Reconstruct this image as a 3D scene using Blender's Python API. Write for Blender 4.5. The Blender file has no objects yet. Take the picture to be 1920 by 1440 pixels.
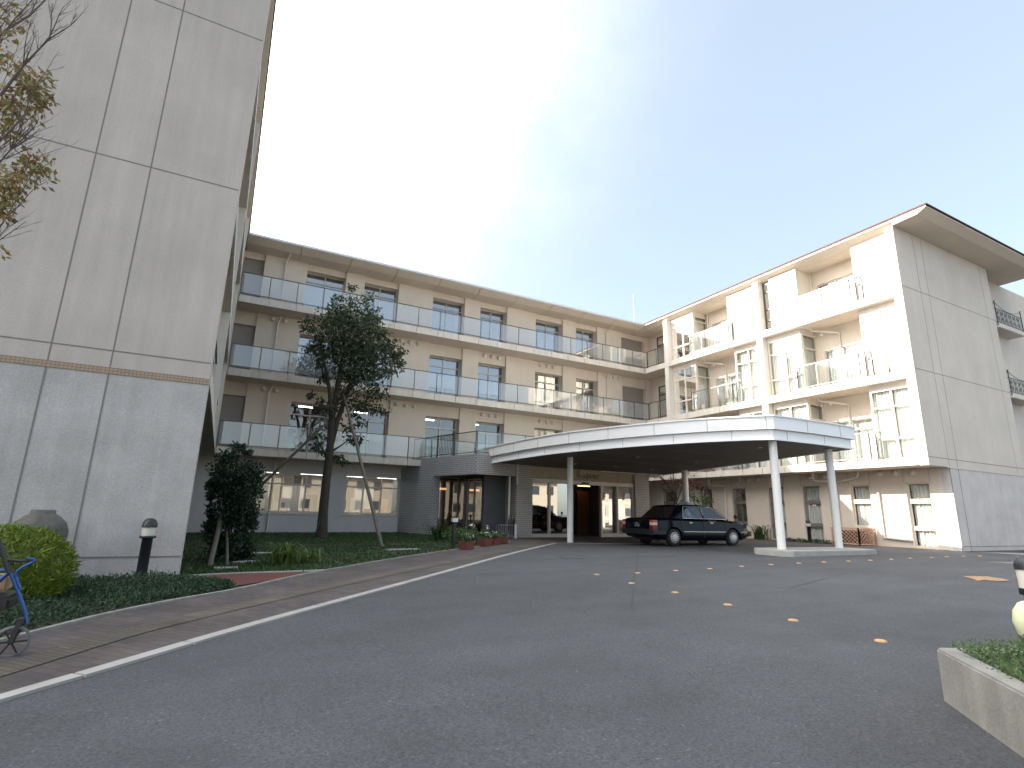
import bpy, bmesh, math, random
import numpy as np
from mathutils import Vector, Matrix
random.seed(7); rng = np.random.default_rng(7)
S = bpy.context.scene; COL = S.collection
R = math.radians; PI = math.pi

# ------------------------------------------------------------------ camera
cam_d = bpy.data.cameras.new('camera'); cam = bpy.data.objects.new('camera', cam_d); COL.objects.link(cam)
yaw, pitch, roll = R(27.6213), R(13.4691), R(1.41657); FPX = 1010.83
fw = Vector((math.sin(yaw)*math.cos(pitch), math.cos(yaw)*math.cos(pitch), math.sin(pitch)))
r0 = Vector((math.cos(yaw), -math.sin(yaw), 0)); u0 = r0.cross(fw)
rr = r0*math.cos(roll)+u0*math.sin(roll); uu = -r0*math.sin(roll)+u0*math.cos(roll)
M = Matrix.Identity(4)
for i in range(3): M[i][0], M[i][1], M[i][2] = rr[i], uu[i], -fw[i]
M[2][3] = 1.0
cam.matrix_world = M
cam_d.sensor_width = 36; cam_d.lens = 36*FPX/1920; cam_d.clip_end = 2000; cam_d.clip_start = 0.05
S.camera = cam
# ------------------------------------------------------------------ light
SUN_EL, SUN_AZ = R(30.0), R(-56.8)          # azimuth from +Y towards +X
S.view_settings.view_transform = 'Standard'; S.view_settings.look = 'None'
S.view_settings.exposure = 2.3; S.view_settings.gamma = 1
S.cycles.use_denoising = True
S.cycles.max_bounces = 8; S.cycles.transparent_max_bounces = 12
S.cycles.sample_clamp_indirect = 4
sd = Vector((math.sin(SUN_AZ)*math.cos(SUN_EL), math.cos(SUN_AZ)*math.cos(SUN_EL), math.sin(SUN_EL)))
sl = bpy.data.lights.new('sun', 'SUN'); sl.energy = 3.6; sl.angle = R(0.5); sl.color = (1, .93, .82)
so = bpy.data.objects.new('sun', sl); COL.objects.link(so); so.rotation_euler = sd.to_track_quat('Z', 'Y').to_euler()
so.location = (-40, 40, 60)
W = bpy.data.worlds.new('World'); S.world = W; W.use_nodes = True
nt = W.node_tree; N = nt.nodes; K = nt.links; N.clear()
out = N.new('ShaderNodeOutputWorld'); bg = N.new('ShaderNodeBackground'); K.new(bg.outputs[0], out.inputs[0])
sky = N.new('ShaderNodeTexSky'); sky.sky_type = 'NISHITA'; sky.sun_disc = False
sky.sun_elevation = SUN_EL; sky.sun_rotation = SUN_AZ; sky.air_density = 1.0; sky.dust_density = 1.6; sky.ozone_density = 1.2
bg.inputs[1].default_value = 0.15
tc = N.new('ShaderNodeTexCoord')
dp = N.new('ShaderNodeVectorMath'); dp.operation = 'DOT_PRODUCT'; K.new(tc.outputs['Generated'], dp.inputs[0]); dp.inputs[1].default_value = sd
nz = N.new('ShaderNodeTexNoise'); nz.inputs['Scale'].default_value = 2.2; nz.inputs['Detail'].default_value = 7; nz.inputs['Roughness'].default_value = .55
mp = N.new('ShaderNodeMapping'); mp.inputs['Scale'].default_value = (1, 1, 1.5); K.new(tc.outputs['Generated'], mp.inputs[0]); K.new(mp.outputs[0], nz.inputs[0])
def wmath(op, a, b=None, c=None):
    n = N.new('ShaderNodeMath'); n.operation = op
    for i, v in enumerate((a, b, c)):
        if v is None: continue
        if isinstance(v, (int, float)): n.inputs[i].default_value = v
        else: K.new(v, n.inputs[i])
    return n.outputs[0]
# thin cloud veil, thicker towards the sun
g1 = N.new('ShaderNodeMapRange'); K.new(dp.outputs['Value'], g1.inputs[0])
g1.inputs[1].default_value = -.25; g1.inputs[2].default_value = .75; g1.inputs[3].default_value = 0.0; g1.inputs[4].default_value = 1.0
n1 = wmath('MULTIPLY_ADD', wmath('SUBTRACT', nz.outputs[0], .5), 1.0, g1.outputs[0])
ms = N.new('ShaderNodeMapRange'); ms.interpolation_type = 'SMOOTHSTEP'; K.new(n1, ms.inputs[0])
ms.inputs[1].default_value = .28; ms.inputs[2].default_value = .98; ms.inputs[3].default_value = .74; ms.inputs[4].default_value = .95
mx = N.new('ShaderNodeMix'); mx.data_type = 'RGBA'; K.new(ms.outputs[0], mx.inputs[0]); K.new(sky.outputs[0], mx.inputs[6])
cl = N.new('ShaderNodeMix'); cl.data_type = 'RGBA'; K.new(wmath('POWER', wmath('MAXIMUM', wmath('MULTIPLY_ADD', wmath('SUBTRACT', nz.outputs[0], .5), .55, g1.outputs[0]), 0.0), 5.0), cl.inputs[0])
cl.inputs[6].default_value = (.85, .95, 1.00, 1); cl.inputs[7].default_value = (8.5, 8.3, 8.1, 1)
K.new(cl.outputs[2], mx.inputs[7]); K.new(mx.outputs[2], bg.inputs[0])

# ------------------------------------------------------------------ helpers
def gz(x, y):
    return min(0.0, -.167+.0067*max(min(x, 60), -40)) + .06*math.exp(-((x-15.5)**2+(y-9.5)**2)/32)
def srgb(r, g, b):
    f = lambda c: (c/255/12.92) if c/255 <= .04045 else ((c/255+.055)/1.055)**2.4
    return (f(r), f(g), f(b))
def tag(o, label=None, cat=None, group=None, kind=None):
    if label: o['label'] = label
    if cat: o['category'] = cat
    if group: o['group'] = group
    if kind: o['kind'] = kind
    return o
def empty(name, loc, label, cat, group=None, rz=0):
    o = bpy.data.objects.new(name, None); COL.objects.link(o); o.location = loc; o.rotation_euler = (0, 0, rz)
    o.empty_display_size = .3
    return tag(o, label, cat, group)
def chainloc(p):
    v = Vector((0, 0, 0))
    while p is not None: v += Vector(p.location); p = p.parent
    return v
class MB:
    def __init__(s): s.v = []; s.f = []; s.sm = []
    def add(s, vs, fs, smooth=False):
        b = len(s.v); s.v += [tuple(v) for v in vs]; s.f += [tuple(b+i for i in f) for f in fs]; s.sm += [smooth]*len(fs); return s
    def box(s, x0, x1, y0, y1, z0, z1):
        if x0 > x1: x0, x1 = x1, x0
        if y0 > y1: y0, y1 = y1, y0
        return s.add([(x0,y0,z0),(x1,y0,z0),(x1,y1,z0),(x0,y1,z0),(x0,y0,z1),(x1,y0,z1),(x1,y1,z1),(x0,y1,z1)],
              [(0,3,2,1),(4,5,6,7),(0,1,5,4),(1,2,6,5),(2,3,7,6),(3,0,4,7)])
    def bar(s, a, b, w, h=None, up=(0,0,1)):      # rectangular bar from a to b
        h = h or w; a = Vector(a); b = Vector(b); d = (b-a).normalized(); u = Vector(up)
        if abs(d.dot(u)) > .99: u = Vector((0,1,0))
        x = d.cross(u).normalized()*w/2; y = x.cross(d).normalized()*h/2
        vs = [p+sx*x+sy*y for p in (a,b) for sx,sy in ((-1,-1),(1,-1),(1,1),(-1,1))]
        return s.add(vs, [(0,1,2,3),(7,6,5,4),(0,4,5,1),(1,5,6,2),(2,6,7,3),(3,7,4,0)])
    def tube(s, pts, rad, n=8, caps=True):
        pts = [Vector(p) for p in pts]; rads = rad if isinstance(rad, (list, tuple)) else [rad]*len(pts)
        vs = []; fs = []; prev = None
        for i, p in enumerate(pts):
            d = (pts[min(i+1, len(pts)-1)]-pts[max(i-1, 0)]).normalized()
            if prev is None:
                u = Vector((0,0,1)) if abs(d.z) < .9 else Vector((1,0,0)); x = d.cross(u).normalized()
            else: x = (prev - d*prev.dot(d)).normalized()
            prev = x; y = d.cross(x)
            for k in range(n):
                a = 2*PI*k/n; vs.append(p+(x*math.cos(a)+y*math.sin(a))*rads[i])
        for i in range(len(pts)-1):
            for k in range(n): fs.append((i*n+k, i*n+(k+1)%n, (i+1)*n+(k+1)%n, (i+1)*n+k))
        s.add(vs, fs, True)
        if caps:
            s.add(vs[:n], [tuple(range(n))[::-1]]); s.add(vs[-n:], [tuple(range(n))])
        return s
    def lathe(s, c, prof, n=24, axis='z', ring=False):
        vs = []; fs = []
        if ring: prof = list(prof)+[prof[0]]
        for (r_, z_) in prof:
            for k in range(n):
                a = 2*PI*k/n; p = (r_*math.cos(a), r_*math.sin(a), z_)
                if axis == 'y': p = (p[0], p[2], p[1])
                if axis == 'x': p = (p[2], p[0], p[1])
                vs.append((c[0]+p[0], c[1]+p[1], c[2]+p[2]))
        for i in range(len(prof)-1):
            for k in range(n): fs.append((i*n+k, i*n+(k+1)%n, (i+1)*n+(k+1)%n, (i+1)*n+k))
        s.add(vs, fs, True)
        if ring: return s
        s.add(vs[:n], [tuple(range(n))[::-1]]); s.add(vs[-n:], [tuple(range(n))]); return s
    def prism(s, poly, z0, z1):
        n = len(poly)
        f0 = (lambda p: z0(*p)) if callable(z0) else (lambda p: z0); f1 = (lambda p: z1(*p)) if callable(z1) else (lambda p: z1)
        vs = [(p[0], p[1], f0(p)) for p in poly]+[(p[0], p[1], f1(p)) for p in poly]
        return s.add(vs, [tuple(range(n))[::-1], tuple(range(n, 2*n))]+[(i, (i+1)%n, n+(i+1)%n, n+i) for i in range(n)])
    def arr(s, V, F):
        b = len(s.v); s.v += [tuple(x) for x in V.tolist()]; s.f += [tuple(b+i for i in f) for f in F.tolist()]; s.sm += [False]*len(F); return s
    def T(s, fn): s.v = [tuple(fn(*p)) for p in s.v]; return s
    def build(s, name, mat, parent=None, local=False, fix=True, bevel=0, weld=False):
        me = bpy.data.meshes.new(name)
        off = Vector((0,0,0)) if (local or parent is None) else chainloc(parent)
        vs = [(v[0]-off[0], v[1]-off[1], v[2]-off[2]) for v in s.v] if off.length > 0 else s.v
        me.from_pydata(vs, [], s.f)
        me.polygons.foreach_set('use_smooth', s.sm)
        if fix:
            bm = bmesh.new(); bm.from_mesh(me); 
            if weld: bmesh.ops.remove_doubles(bm, verts=bm.verts, dist=1e-5)
            bmesh.ops.recalc_face_normals(bm, faces=bm.faces)
            if bevel:
                bmesh.ops.remove_doubles(bm, verts=bm.verts, dist=1e-5)
                ed = [e for e in bm.edges if len(e.link_faces) == 2 and e.calc_face_angle(0) > .6]
                bmesh.ops.bevel(bm, geom=ed, offset=bevel, segments=2, affect='EDGES', clamp_overlap=True)
            bm.to_mesh(me); bm.free()
        me.materials.append(mat); me.update()
        o = bpy.data.objects.new(name, me); COL.objects.link(o)
        if parent is not None: o.parent = parent
        return o
def cp(o, parent, dx=(0,0,0)):
    c = o.copy(); COL.objects.link(c); c.parent = parent; c.location = Vector(o.location)+Vector(dx); return c
def copy_tree(o, parent=None):
    c = o.copy(); COL.objects.link(c); c.parent = parent
    for ch in list(o.children): copy_tree(ch, c)
    return c

# ------------------------------------------------------------------ materials
def mat(name, col, rough=.8, metal=0, spec=.5, noise=0, nscale=3, bump=0, bscale=60, spots=0, coat=0, streak=0, sub=None):
    m = bpy.data.materials.new(name); m.use_nodes = True; t = m.node_tree; n = t.nodes; b = n['Principled BSDF']
    b.inputs['Base Color'].default_value = (*col, 1); b.inputs['Roughness'].default_value = rough
    b.inputs['Metallic'].default_value = metal; b.inputs['Specular IOR Level'].default_value = spec
    if coat: b.inputs['Coat Weight'].default_value = coat; b.inputs['Coat Roughness'].default_value = .03
    c = n.new('ShaderNodeTexCoord'); cur = None
    def mul(prev, fac_out, lo, hi):
        mr = n.new('ShaderNodeMapRange'); t.links.new(fac_out, mr.inputs[0]); mr.inputs[1].default_value = .3; mr.inputs[2].default_value = .7
        mr.inputs[3].default_value = lo; mr.inputs[4].default_value = hi
        mx = n.new('ShaderNodeMix'); mx.data_type = 'RGBA'; mx.blend_type = 'MULTIPLY'; mx.inputs[0].default_value = 1
        if prev is None: mx.inputs[6].default_value = (*col, 1)
        else: t.links.new(prev, mx.inputs[6])
        cc = n.new('ShaderNodeCombineColor'); [t.links.new(mr.outputs[0], cc.inputs[i]) for i in range(3)]
        t.links.new(cc.outputs[0], mx.inputs[7]); return mx.outputs[2]
    if noise:
        z = n.new('ShaderNodeTexNoise'); z.inputs['Scale'].default_value = nscale; z.inputs['Detail'].default_value = 6; z.inputs['Roughness'].default_value = .6
        t.links.new(c.outputs['Object'], z.inputs[0]); cur = mul(cur, z.outputs[0], 1-noise, 1+noise*.6)
    if streak:
        mp = n.new('ShaderNodeMapping'); mp.inputs['Scale'].default_value = (2.2, 2.2, .12); t.links.new(c.outputs['Object'], mp.inputs[0])
        z = n.new('ShaderNodeTexNoise'); z.inputs['Scale'].default_value = 3; z.inputs['Detail'].default_value = 5
        t.links.new(mp.outputs[0], z.inputs[0]); cur = mul(cur, z.outputs[0], 1-streak, 1.02)
    if spots:
        z = n.new('ShaderNodeTexNoise'); z.inputs['Scale'].default_value = bscale*1.0; z.inputs['Detail'].default_value = 3
        t.links.new(c.outputs['Object'], z.inputs[0]); cur = mul(cur, z.outputs[0], 1-spots, 1+spots)
    if cur is not None: t.links.new(cur, b.inputs['Base Color'])
    if bump:
        z = n.new('ShaderNodeTexNoise'); z.inputs['Scale'].default_value = bscale; z.inputs['Detail'].default_value = 4
        t.links.new(c.outputs['Object'], z.inputs[0]); bp = n.new('ShaderNodeBump'); bp.inputs['Strength'].default_value = bump; bp.inputs['Distance'].default_value = .01
        t.links.new(z.outputs[0], bp.inputs['Height']); t.links.new(bp.outputs[0], b.inputs['Normal'])
    return m
def emis(name, col, st):
    m = bpy.data.materials.new(name); m.use_nodes = True; b = m.node_tree.nodes['Principled BSDF']
    b.inputs['Base Color'].default_value = (*col, 1); b.inputs['Emission Color'].default_value = (*col, 1); b.inputs['Emission Strength'].default_value = st; return m
def glass(name, tint=(.9,.95,.95), refl=.12, rough=.0, haze=0, hcol=(.8,.85,.88)):
    m = bpy.data.materials.new(name); m.use_nodes = True; t = m.node_tree; n = t.nodes; n.clear()
    o = n.new('ShaderNodeOutputMaterial'); tr = n.new('ShaderNodeBsdfTransparent'); tr.inputs[0].default_value = (*tint, 1)
    gl = n.new('ShaderNodeBsdfGlossy'); gl.inputs['Roughness'].default_value = rough; gl.inputs[0].default_value = (1,1,1,1)
    lw = n.new('ShaderNodeFresnel'); lw.inputs[0].default_value = 1.5
    mr = n.new('ShaderNodeMath'); mr.operation = 'MULTIPLY_ADD'; t.links.new(lw.outputs[0], mr.inputs[0]); mr.inputs[1].default_value = 1.0; mr.inputs[2].default_value = refl; mr.use_clamp = True
    mx = n.new('ShaderNodeMixShader'); t.links.new(mr.outputs[0], mx.inputs[0])
    base = tr.outputs[0]
    if haze:
        df = n.new('ShaderNodeBsdfDiffuse'); df.inputs[0].default_value = (*hcol, 1); tl = n.new('ShaderNodeBsdfTranslucent'); tl.inputs[0].default_value = (*hcol, 1)
        m2 = n.new('ShaderNodeMixShader'); m2.inputs[0].default_value = .5; t.links.new(df.outputs[0], m2.inputs[1]); t.links.new(tl.outputs[0], m2.inputs[2])
        m3 = n.new('ShaderNodeMixShader'); m3.inputs[0].default_value = haze; t.links.new(tr.outputs[0], m3.inputs[1]); t.links.new(m2.outputs[0], m3.inputs[2]); base = m3.outputs[0]
    t.links.new(base, mx.inputs[1]); t.links.new(gl.outputs[0], mx.inputs[2]); t.links.new(mx.outputs[0], o.inputs[0]); return m
def brick(name, c1, c2, mortar, bw, bh, ms, vert=None, rough=.8, noise=.15, offset=.5, rot=0, bump=.3):
    m = bpy.data.materials.new(name); m.use_nodes = True; t = m.node_tree; n = t.nodes; b = n['Principled BSDF']; b.inputs['Roughness'].default_value = rough
    c = n.new('ShaderNodeTexCoord'); mp = n.new('ShaderNodeMapping'); src = c.outputs['Object']
    if vert:       # map wall plane to (u, z): u = x*a + y*b
        dx = n.new('ShaderNodeVectorMath'); dx.operation = 'DOT_PRODUCT'; t.links.new(src, dx.inputs[0]); dx.inputs[1].default_value = (vert[0], vert[1], 0)
        sp = n.new('ShaderNodeSeparateXYZ'); t.links.new(src, sp.inputs[0]); cb = n.new('ShaderNodeCombineXYZ')
        t.links.new(dx.outputs['Value'], cb.inputs[0]); t.links.new(sp.outputs[2], cb.inputs[1]); src = cb.outputs[0]
    t.links.new(src, mp.inputs[0]); mp.inputs['Rotation'].default_value = (0, 0, rot)
    k = n.new('ShaderNodeTexBrick'); t.links.new(mp.outputs[0], k.inputs[0]); k.inputs['Scale'].default_value = 1
    k.inputs['Color1'].default_value = (*c1, 1); k.inputs['Color2'].default_value = (*c2, 1); k.inputs['Mortar'].default_value = (*mortar, 1)
    k.inputs['Brick Width'].default_value = bw; k.inputs['Row Height'].default_value = bh; k.inputs['Mortar Size'].default_value = ms; k.offset = offset; k.inputs['Bias'].default_value = -.1
    z = n.new('ShaderNodeTexNoise'); z.inputs['Scale'].default_value = 1.3; z.inputs['Detail'].default_value = 6; t.links.new(c.outputs['Object'], z.inputs[0])
    mr = n.new('ShaderNodeMapRange'); t.links.new(z.outputs[0], mr.inputs[0]); mr.inputs[1].default_value = .3; mr.inputs[2].default_value = .7; mr.inputs[3].default_value = 1-noise; mr.inputs[4].default_value = 1+noise
    cc = n.new('ShaderNodeCombineColor'); [t.links.new(mr.outputs[0], cc.inputs[i]) for i in range(3)]
    mx = n.new('ShaderNodeMix'); mx.data_type = 'RGBA'; mx.blend_type = 'MULTIPLY'; mx.inputs[0].default_value = 1
    t.links.new(k.outputs[0], mx.inputs[6]); t.links.new(cc.outputs[0], mx.inputs[7]); t.links.new(mx.outputs[2], b.inputs['Base Color'])
    bp = n.new('ShaderNodeBump'); bp.inputs['Strength'].default_value = bump; bp.inputs['Distance'].default_value = .004; t.links.new(k.outputs['Fac'], bp.inputs['Height']); bp.invert = True
    t.links.new(bp.outputs[0], b.inputs['Normal']); return m
def leafmat(name, cols, rough=.5, trans=.25):
    m = bpy.data.materials.new(name); m.use_nodes = True; t = m.node_tree; n = t.nodes; n.clear()
    o = n.new('ShaderNodeOutputMaterial'); g = n.new('ShaderNodeNewGeometry'); rp = n.new('ShaderNodeValToRGB')
    t.links.new(g.outputs['Random Per Island'], rp.inputs[0]); el = rp.color_ramp.elements
    while len(el) < len(cols): el.new(.5)
    for i, c in enumerate(cols): el[i].position = i/(len(cols)-1); el[i].color = (*c, 1)
    b = n.new('ShaderNodeBsdfPrincipled'); b.inputs['Roughness'].default_value = rough; b.inputs['Specular IOR Level'].default_value = .35
    tl = n.new('ShaderNodeBsdfTranslucent'); mx = n.new('ShaderNodeMixShader'); mx.inputs[0].default_value = trans
    t.links.new(rp.outputs[0], b.inputs['Base Color']); t.links.new(rp.outputs[0], tl.inputs[0])
    t.links.new(b.outputs[0], mx.inputs[1]); t.links.new(tl.outputs[0], mx.inputs[2]); t.links.new(mx.outputs[0], o.inputs[0]); return m

m_cream = mat('cream_stucco', (.67,.585,.49), .9, noise=.06, nscale=.9, bump=.35, bscale=70, spots=.05, streak=.025)
m_white = mat('white_stucco', (.62,.57,.50), .9, noise=.06, nscale=.8, bump=.3, bscale=70, spots=.04, streak=.04)
m_left_hi = mat('dimmed_pale_roughcast', (.485,.435,.395), .92, noise=.12, nscale=.6, bump=.5, bscale=45, spots=.07, streak=.09)  # end-wall roughcast with the left side's weaker light darkened into its colour
m_left_lo = mat('dimmed_speckled_roughcast', (.45,.43,.415), .92, noise=.18, nscale=1.1, bump=.6, bscale=40, spots=.12, streak=.10)  # lower roughcast, colour likewise toned down for the dimmer light on the left
m_end_hi = mat('pale_roughcast', (.60,.54,.475), .92, noise=.10, nscale=.6, bump=.5, bscale=45, spots=.07, streak=.05)
m_end_lo = mat('grey_white_roughcast', (.55,.515,.49), .92, noise=.14, nscale=1.2, bump=.6, bscale=40, spots=.10, streak=.06)
m_fascia = mat('slab_edge_concrete', (.64,.585,.51), .9, noise=.08, nscale=1.5, bump=.2, bscale=60, streak=.14)
m_soffit = mat('soffit_paint', (.58,.50,.41), .9, noise=.05, nscale=1.2)
m_joint = mat('joint_sealant', (.20,.18,.165), .9)
m_alu = mat('aluminium_frame', (.50,.475,.44), .45, metal=.3)
m_whiteframe = mat('white_window_frame', (.62,.56,.47), .5)
m_rail = mat('dark_rail_metal', (.10,.095,.085), .4, metal=.7)
m_railgrey = mat('grey_rail_metal', (.30,.28,.25), .4, metal=.6)
m_pane = glass('window_glass', (.86,.90,.90), .12)
m_panesky = glass('coated_window_glass', (.40,.48,.53), .27)
m_bal = glass('sky_sheen_balcony_glass', (.88,.93,.94), .07, haze=.30, hcol=(.78,.83,.86))  # haze paints the sky's milky reflection into the glass
m_balclear = glass('clear_balcony_glass', (.88,.92,.92), .05, haze=.05)
m_curtain = mat('white_curtain', (.72,.70,.65), .9)
m_door = mat('taupe_panel', (.30,.26,.225), .6, noise=.04)
m_roof = mat('red_roof_tile', (.075,.028,.024), .8, noise=.2, nscale=5)
m_gutter = mat('white_gutter_metal', (.62,.62,.63), .4, metal=.2)
m_pipe = mat('white_painted_pipe', (.68,.63,.56), .5)
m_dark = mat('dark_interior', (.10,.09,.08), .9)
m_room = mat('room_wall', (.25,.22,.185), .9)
m_ceil = mat('room_ceiling', (.5,.48,.44), .9)
m_tube = emis('lit_lamp', (1,.96,.90), 3.5)
m_warm = emis('warm_lamp', (1,.55,.28), .7)
m_tile = brick('grey_wall_tile', (.46,.455,.46), (.40,.395,.405), (.17,.17,.18), .15, .085, .013, vert=(.8,-.6), rough=.6, noise=.06)
m_tilew = brick('grey_wall_tile_front', (.50,.475,.45), (.44,.415,.39), (.20,.19,.18), .15, .085, .013, vert=(1,1), rough=.6, noise=.06)
m_stone = mat('beige_stone_panel', (.42,.35,.25), .7, noise=.1, nscale=5)
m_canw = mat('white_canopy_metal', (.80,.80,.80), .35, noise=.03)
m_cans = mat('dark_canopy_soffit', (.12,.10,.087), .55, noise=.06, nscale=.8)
m_col = mat('white_column_paint', (.74,.73,.71), .45, noise=.03)
m_steel = mat('brushed_steel', (.25,.25,.26), .4, metal=.6)
m_black = mat('black_plastic', (.02,.02,.022), .45)
m_bolpost = mat('dark_grey_post', (.022,.023,.028), .45, noise=.1)
m_bollens = mat('frosted_lens', (.60,.58,.48), .35)
m_terra = mat('terracotta_plastic', (.20,.06,.042), .7, noise=.08)
m_wood = mat('reddish_wood', (.50,.31,.22), .7, noise=.2, nscale=9)
m_conc = mat('concrete', (.27,.26,.235), .92, noise=.18, nscale=2.5, bump=.4, bscale=50, streak=.28, spots=.08)
m_conct = mat('concrete_top', (.36,.355,.335), .92, noise=.12, nscale=4, bump=.4, bscale=50, spots=.08)
m_kerb = mat('kerb_stone', (.33,.32,.30), .9, noise=.15, nscale=3, bump=.4, bscale=60)
m_bark = mat('bark', (.055,.046,.035), .95, noise=.3, nscale=6, bump=.8, bscale=30)
m_stake = mat('weathered_log', (.12,.105,.085), .9, noise=.25, nscale=6)
m_twig = mat('grey_brown_twig', (.11,.085,.07), .9)
m_soil = mat('soil', (.045,.035,.025), 1, noise=.3, nscale=12)
m_redpath = mat('red_rubber_path', (.105,.03,.024), .95, noise=.15, nscale=8, bump=.5, bscale=200)
m_urn = mat('weathered_urn', (.12,.115,.10), .85, noise=.35, nscale=6, bump=.4, bscale=25)
m_orange = mat('orange_stud', (.46,.27,.12), .5, noise=.12, nscale=30)
m_paintor = mat('worn_orange_paint', (.34,.21,.12), .9, noise=.5, nscale=14)
m_iron = mat('wrought_iron', (.035,.04,.045), .5)
m_leaf_dk = leafmat('evergreen_leaf', [(.024,.038,.018), (.034,.052,.024), (.05,.07,.03), (.07,.09,.038)])
m_leaf_sm = leafmat('dark_small_leaf', [(.010,.026,.014), (.016,.038,.02), (.028,.055,.026)])
m_leaf_bush = leafmat('yellow_green_needles', [(.06,.10,.012), (.13,.19,.018), (.22,.29,.03)])
m_leaf_cov = leafmat('dark_groundcover', [(.014,.040,.020), (.026,.062,.030), (.045,.085,.038), (.07,.09,.04)])
m_leaf_jun = leafmat('juniper_green', [(.045,.085,.03), (.075,.13,.045), (.10,.165,.06), (.14,.18,.08)])
m_leaf_aut = leafmat('autumn_leaf', [(.30,.20,.06), (.27,.23,.08), (.19,.21,.08), (.33,.16,.08), (.16,.18,.06)])
m_leaf_red = leafmat('dark_red_leaf', [(.11,.025,.025), (.16,.04,.035), (.08,.03,.025)])
m_leaf_lily = leafmat('lily_leaf', [(.05,.10,.02), (.10,.16,.03), (.16,.20,.06)])
m_grass = leafmat('lawn_grass', [(.028,.058,.016), (.045,.085,.022), (.07,.11,.03)])
m_lawn = mat('lawn', (.035,.055,.02), 1, noise=.35, nscale=4)
m_petal = mat('white_petal', (.75,.73,.7), .8)

# asphalt: speckled aggregate
m_asph = bpy.data.materials.new('asphalt'); m_asph.use_nodes = True
def _asph():
    t = m_asph.node_tree; n = t.nodes; b = n['Principled BSDF']; b.inputs['Roughness'].default_value = .88; b.inputs['Specular IOR Level'].default_value = .35
    c = n.new('ShaderNodeTexCoord')
    def noise(sc, det=5, ro=.6):
        z = n.new('ShaderNodeTexNoise'); z.inputs['Scale'].default_value = sc; z.inputs['Detail'].default_value = det; z.inputs['Roughness'].default_value = ro
        t.links.new(c.outputs['Object'], z.inputs[0]); return z.outputs[0]
    def ramp(src, stops):
        r = n.new('ShaderNodeValToRGB'); t.links.new(src, r.inputs[0]); e = r.color_ramp.elements
        while len(e) < len(stops): e.new(.5)
        for i, (p, v) in enumerate(stops): e[i].position = p; e[i].color = (v, v, v*1.0, 1)
        return r.outputs[0]
    def mult(a, b2):
        m = n.new('ShaderNodeMix'); m.data_type = 'RGBA'; m.blend_type = 'MULTIPLY'; m.inputs[0].default_value = 1
        for i, s_ in ((6, a), (7, b2)):
            if isinstance(s_, tuple): m.inputs[i].default_value = s_
            else: t.links.new(s_, m.inputs[i])
        return m.outputs[2]
    x = mult((.069,.071,.077,1), ramp(noise(.22, 4), [(.3,.82),(.7,1.14)]))
    mpa = n.new('ShaderNodeMapping'); mpa.inputs['Rotation'].default_value = (0, 0, R(48)); mpa.inputs['Scale'].default_value = (.10, 1.5, 1); t.links.new(c.outputs['Object'], mpa.inputs[0])
    za = n.new('ShaderNodeTexNoise'); za.inputs['Scale'].default_value = 1.0; za.inputs['Detail'].default_value = 3; t.links.new(mpa.outputs[0], za.inputs[0])
    x = mult(x, ramp(za.outputs[0], [(.3,.90),(.55,1.0),(.75,1.10)]))
    x = mult(x, ramp(noise(.55, 7, .75), [(.26,.60),(.37,1.0),(.9,1.0)]))
    x = mult(x, ramp(noise(1.7, 5), [(.3,.90),(.7,1.08)]))
    x = mult(x, ramp(noise(60, 4, .8), [(.34,.62),(.5,1.0),(.66,1.45)]))
    v = n.new('ShaderNodeTexVoronoi'); v.inputs['Scale'].default_value = 60; t.links.new(c.outputs['Object'], v.inputs[0])
    sp = ramp(v.outputs['Color'], [(.0,.72),(.45,1.0),(.88,1.05),(.97,1.7)])
    x = mult(x, sp)
    t.links.new(x, b.inputs['Base Color'])
    bp = n.new('ShaderNodeBump'); bp.inputs['Strength'].default_value = .6; bp.inputs['Distance'].default_value = .006
    t.links.new(noise(110, 3, .7), bp.inputs['Height']); t.links.new(bp.outputs[0], b.inputs['Normal'])
_asph()
m_brick = brick('brown_brick_paving', (.088,.068,.064), (.050,.044,.047), (.040,.036,.035), .20, .10, .006, rot=R(50), noise=.32)
m_tact = brick('worn_tactile_paving', (.105,.090,.062), (.074,.062,.052), (.052,.044,.040), .30, .06, .010, rot=R(50), noise=.4, offset=0)
m_band = brick('beige_band_tile', (.36,.27,.19), (.32,.235,.165), (.20,.15,.11), .055, .05, .005, vert=(1,0), noise=.05, offset=0)

# ------------------------------------------------------------------ wall with openings, local frame (u, d, z)
def wall(mb, u0, u1, z0, z1, d0, d1, T, holes=()):
    us = sorted({u0, u1, *[h for H in holes for h in H[:2] if u0 < h < u1]})
    zs = sorted({z0, z1, *[h for H in holes for h in H[2:4] if z0 < h < z1]})
    nu, nz = len(us)-1, len(zs)-1
    sol = [[not any(H[0]-1e-6 <= us[i] and us[i+1] <= H[1]+1e-6 and H[2]-1e-6 <= zs[j] and zs[j+1] <= H[3]+1e-6 for H in holes) for j in range(nz)] for i in range(nu)]
    def q(a): mb.add([T(*p) for p in a], [(0,1,2,3)])
    for i in range(nu):
        for j in range(nz):
            if not sol[i][j]: continue
            a, b, c, d = us[i], us[i+1], zs[j], zs[j+1]
            q([(a,d0,c),(b,d0,c),(b,d0,d),(a,d0,d)]); q([(a,d1,c),(a,d1,d),(b,d1,d),(b,d1,c)])
            if i == 0 or not sol[i-1][j]: q([(a,d0,c),(a,d0,d),(a,d1,d),(a,d1,c)])
            if i == nu-1 or not sol[i+1][j]: q([(b,d0,c),(b,d1,c),(b,d1,d),(b,d0,d)])
            if j == 0 or not sol[i][j-1]: q([(a,d0,c),(a,d1,c),(b,d1,c),(b,d0,c)])
            if j == nz-1 or not sol[i][j+1]: q([(a,d0,d),(b,d0,d),(b,d1,d),(a,d1,d)])
    return mb
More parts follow.
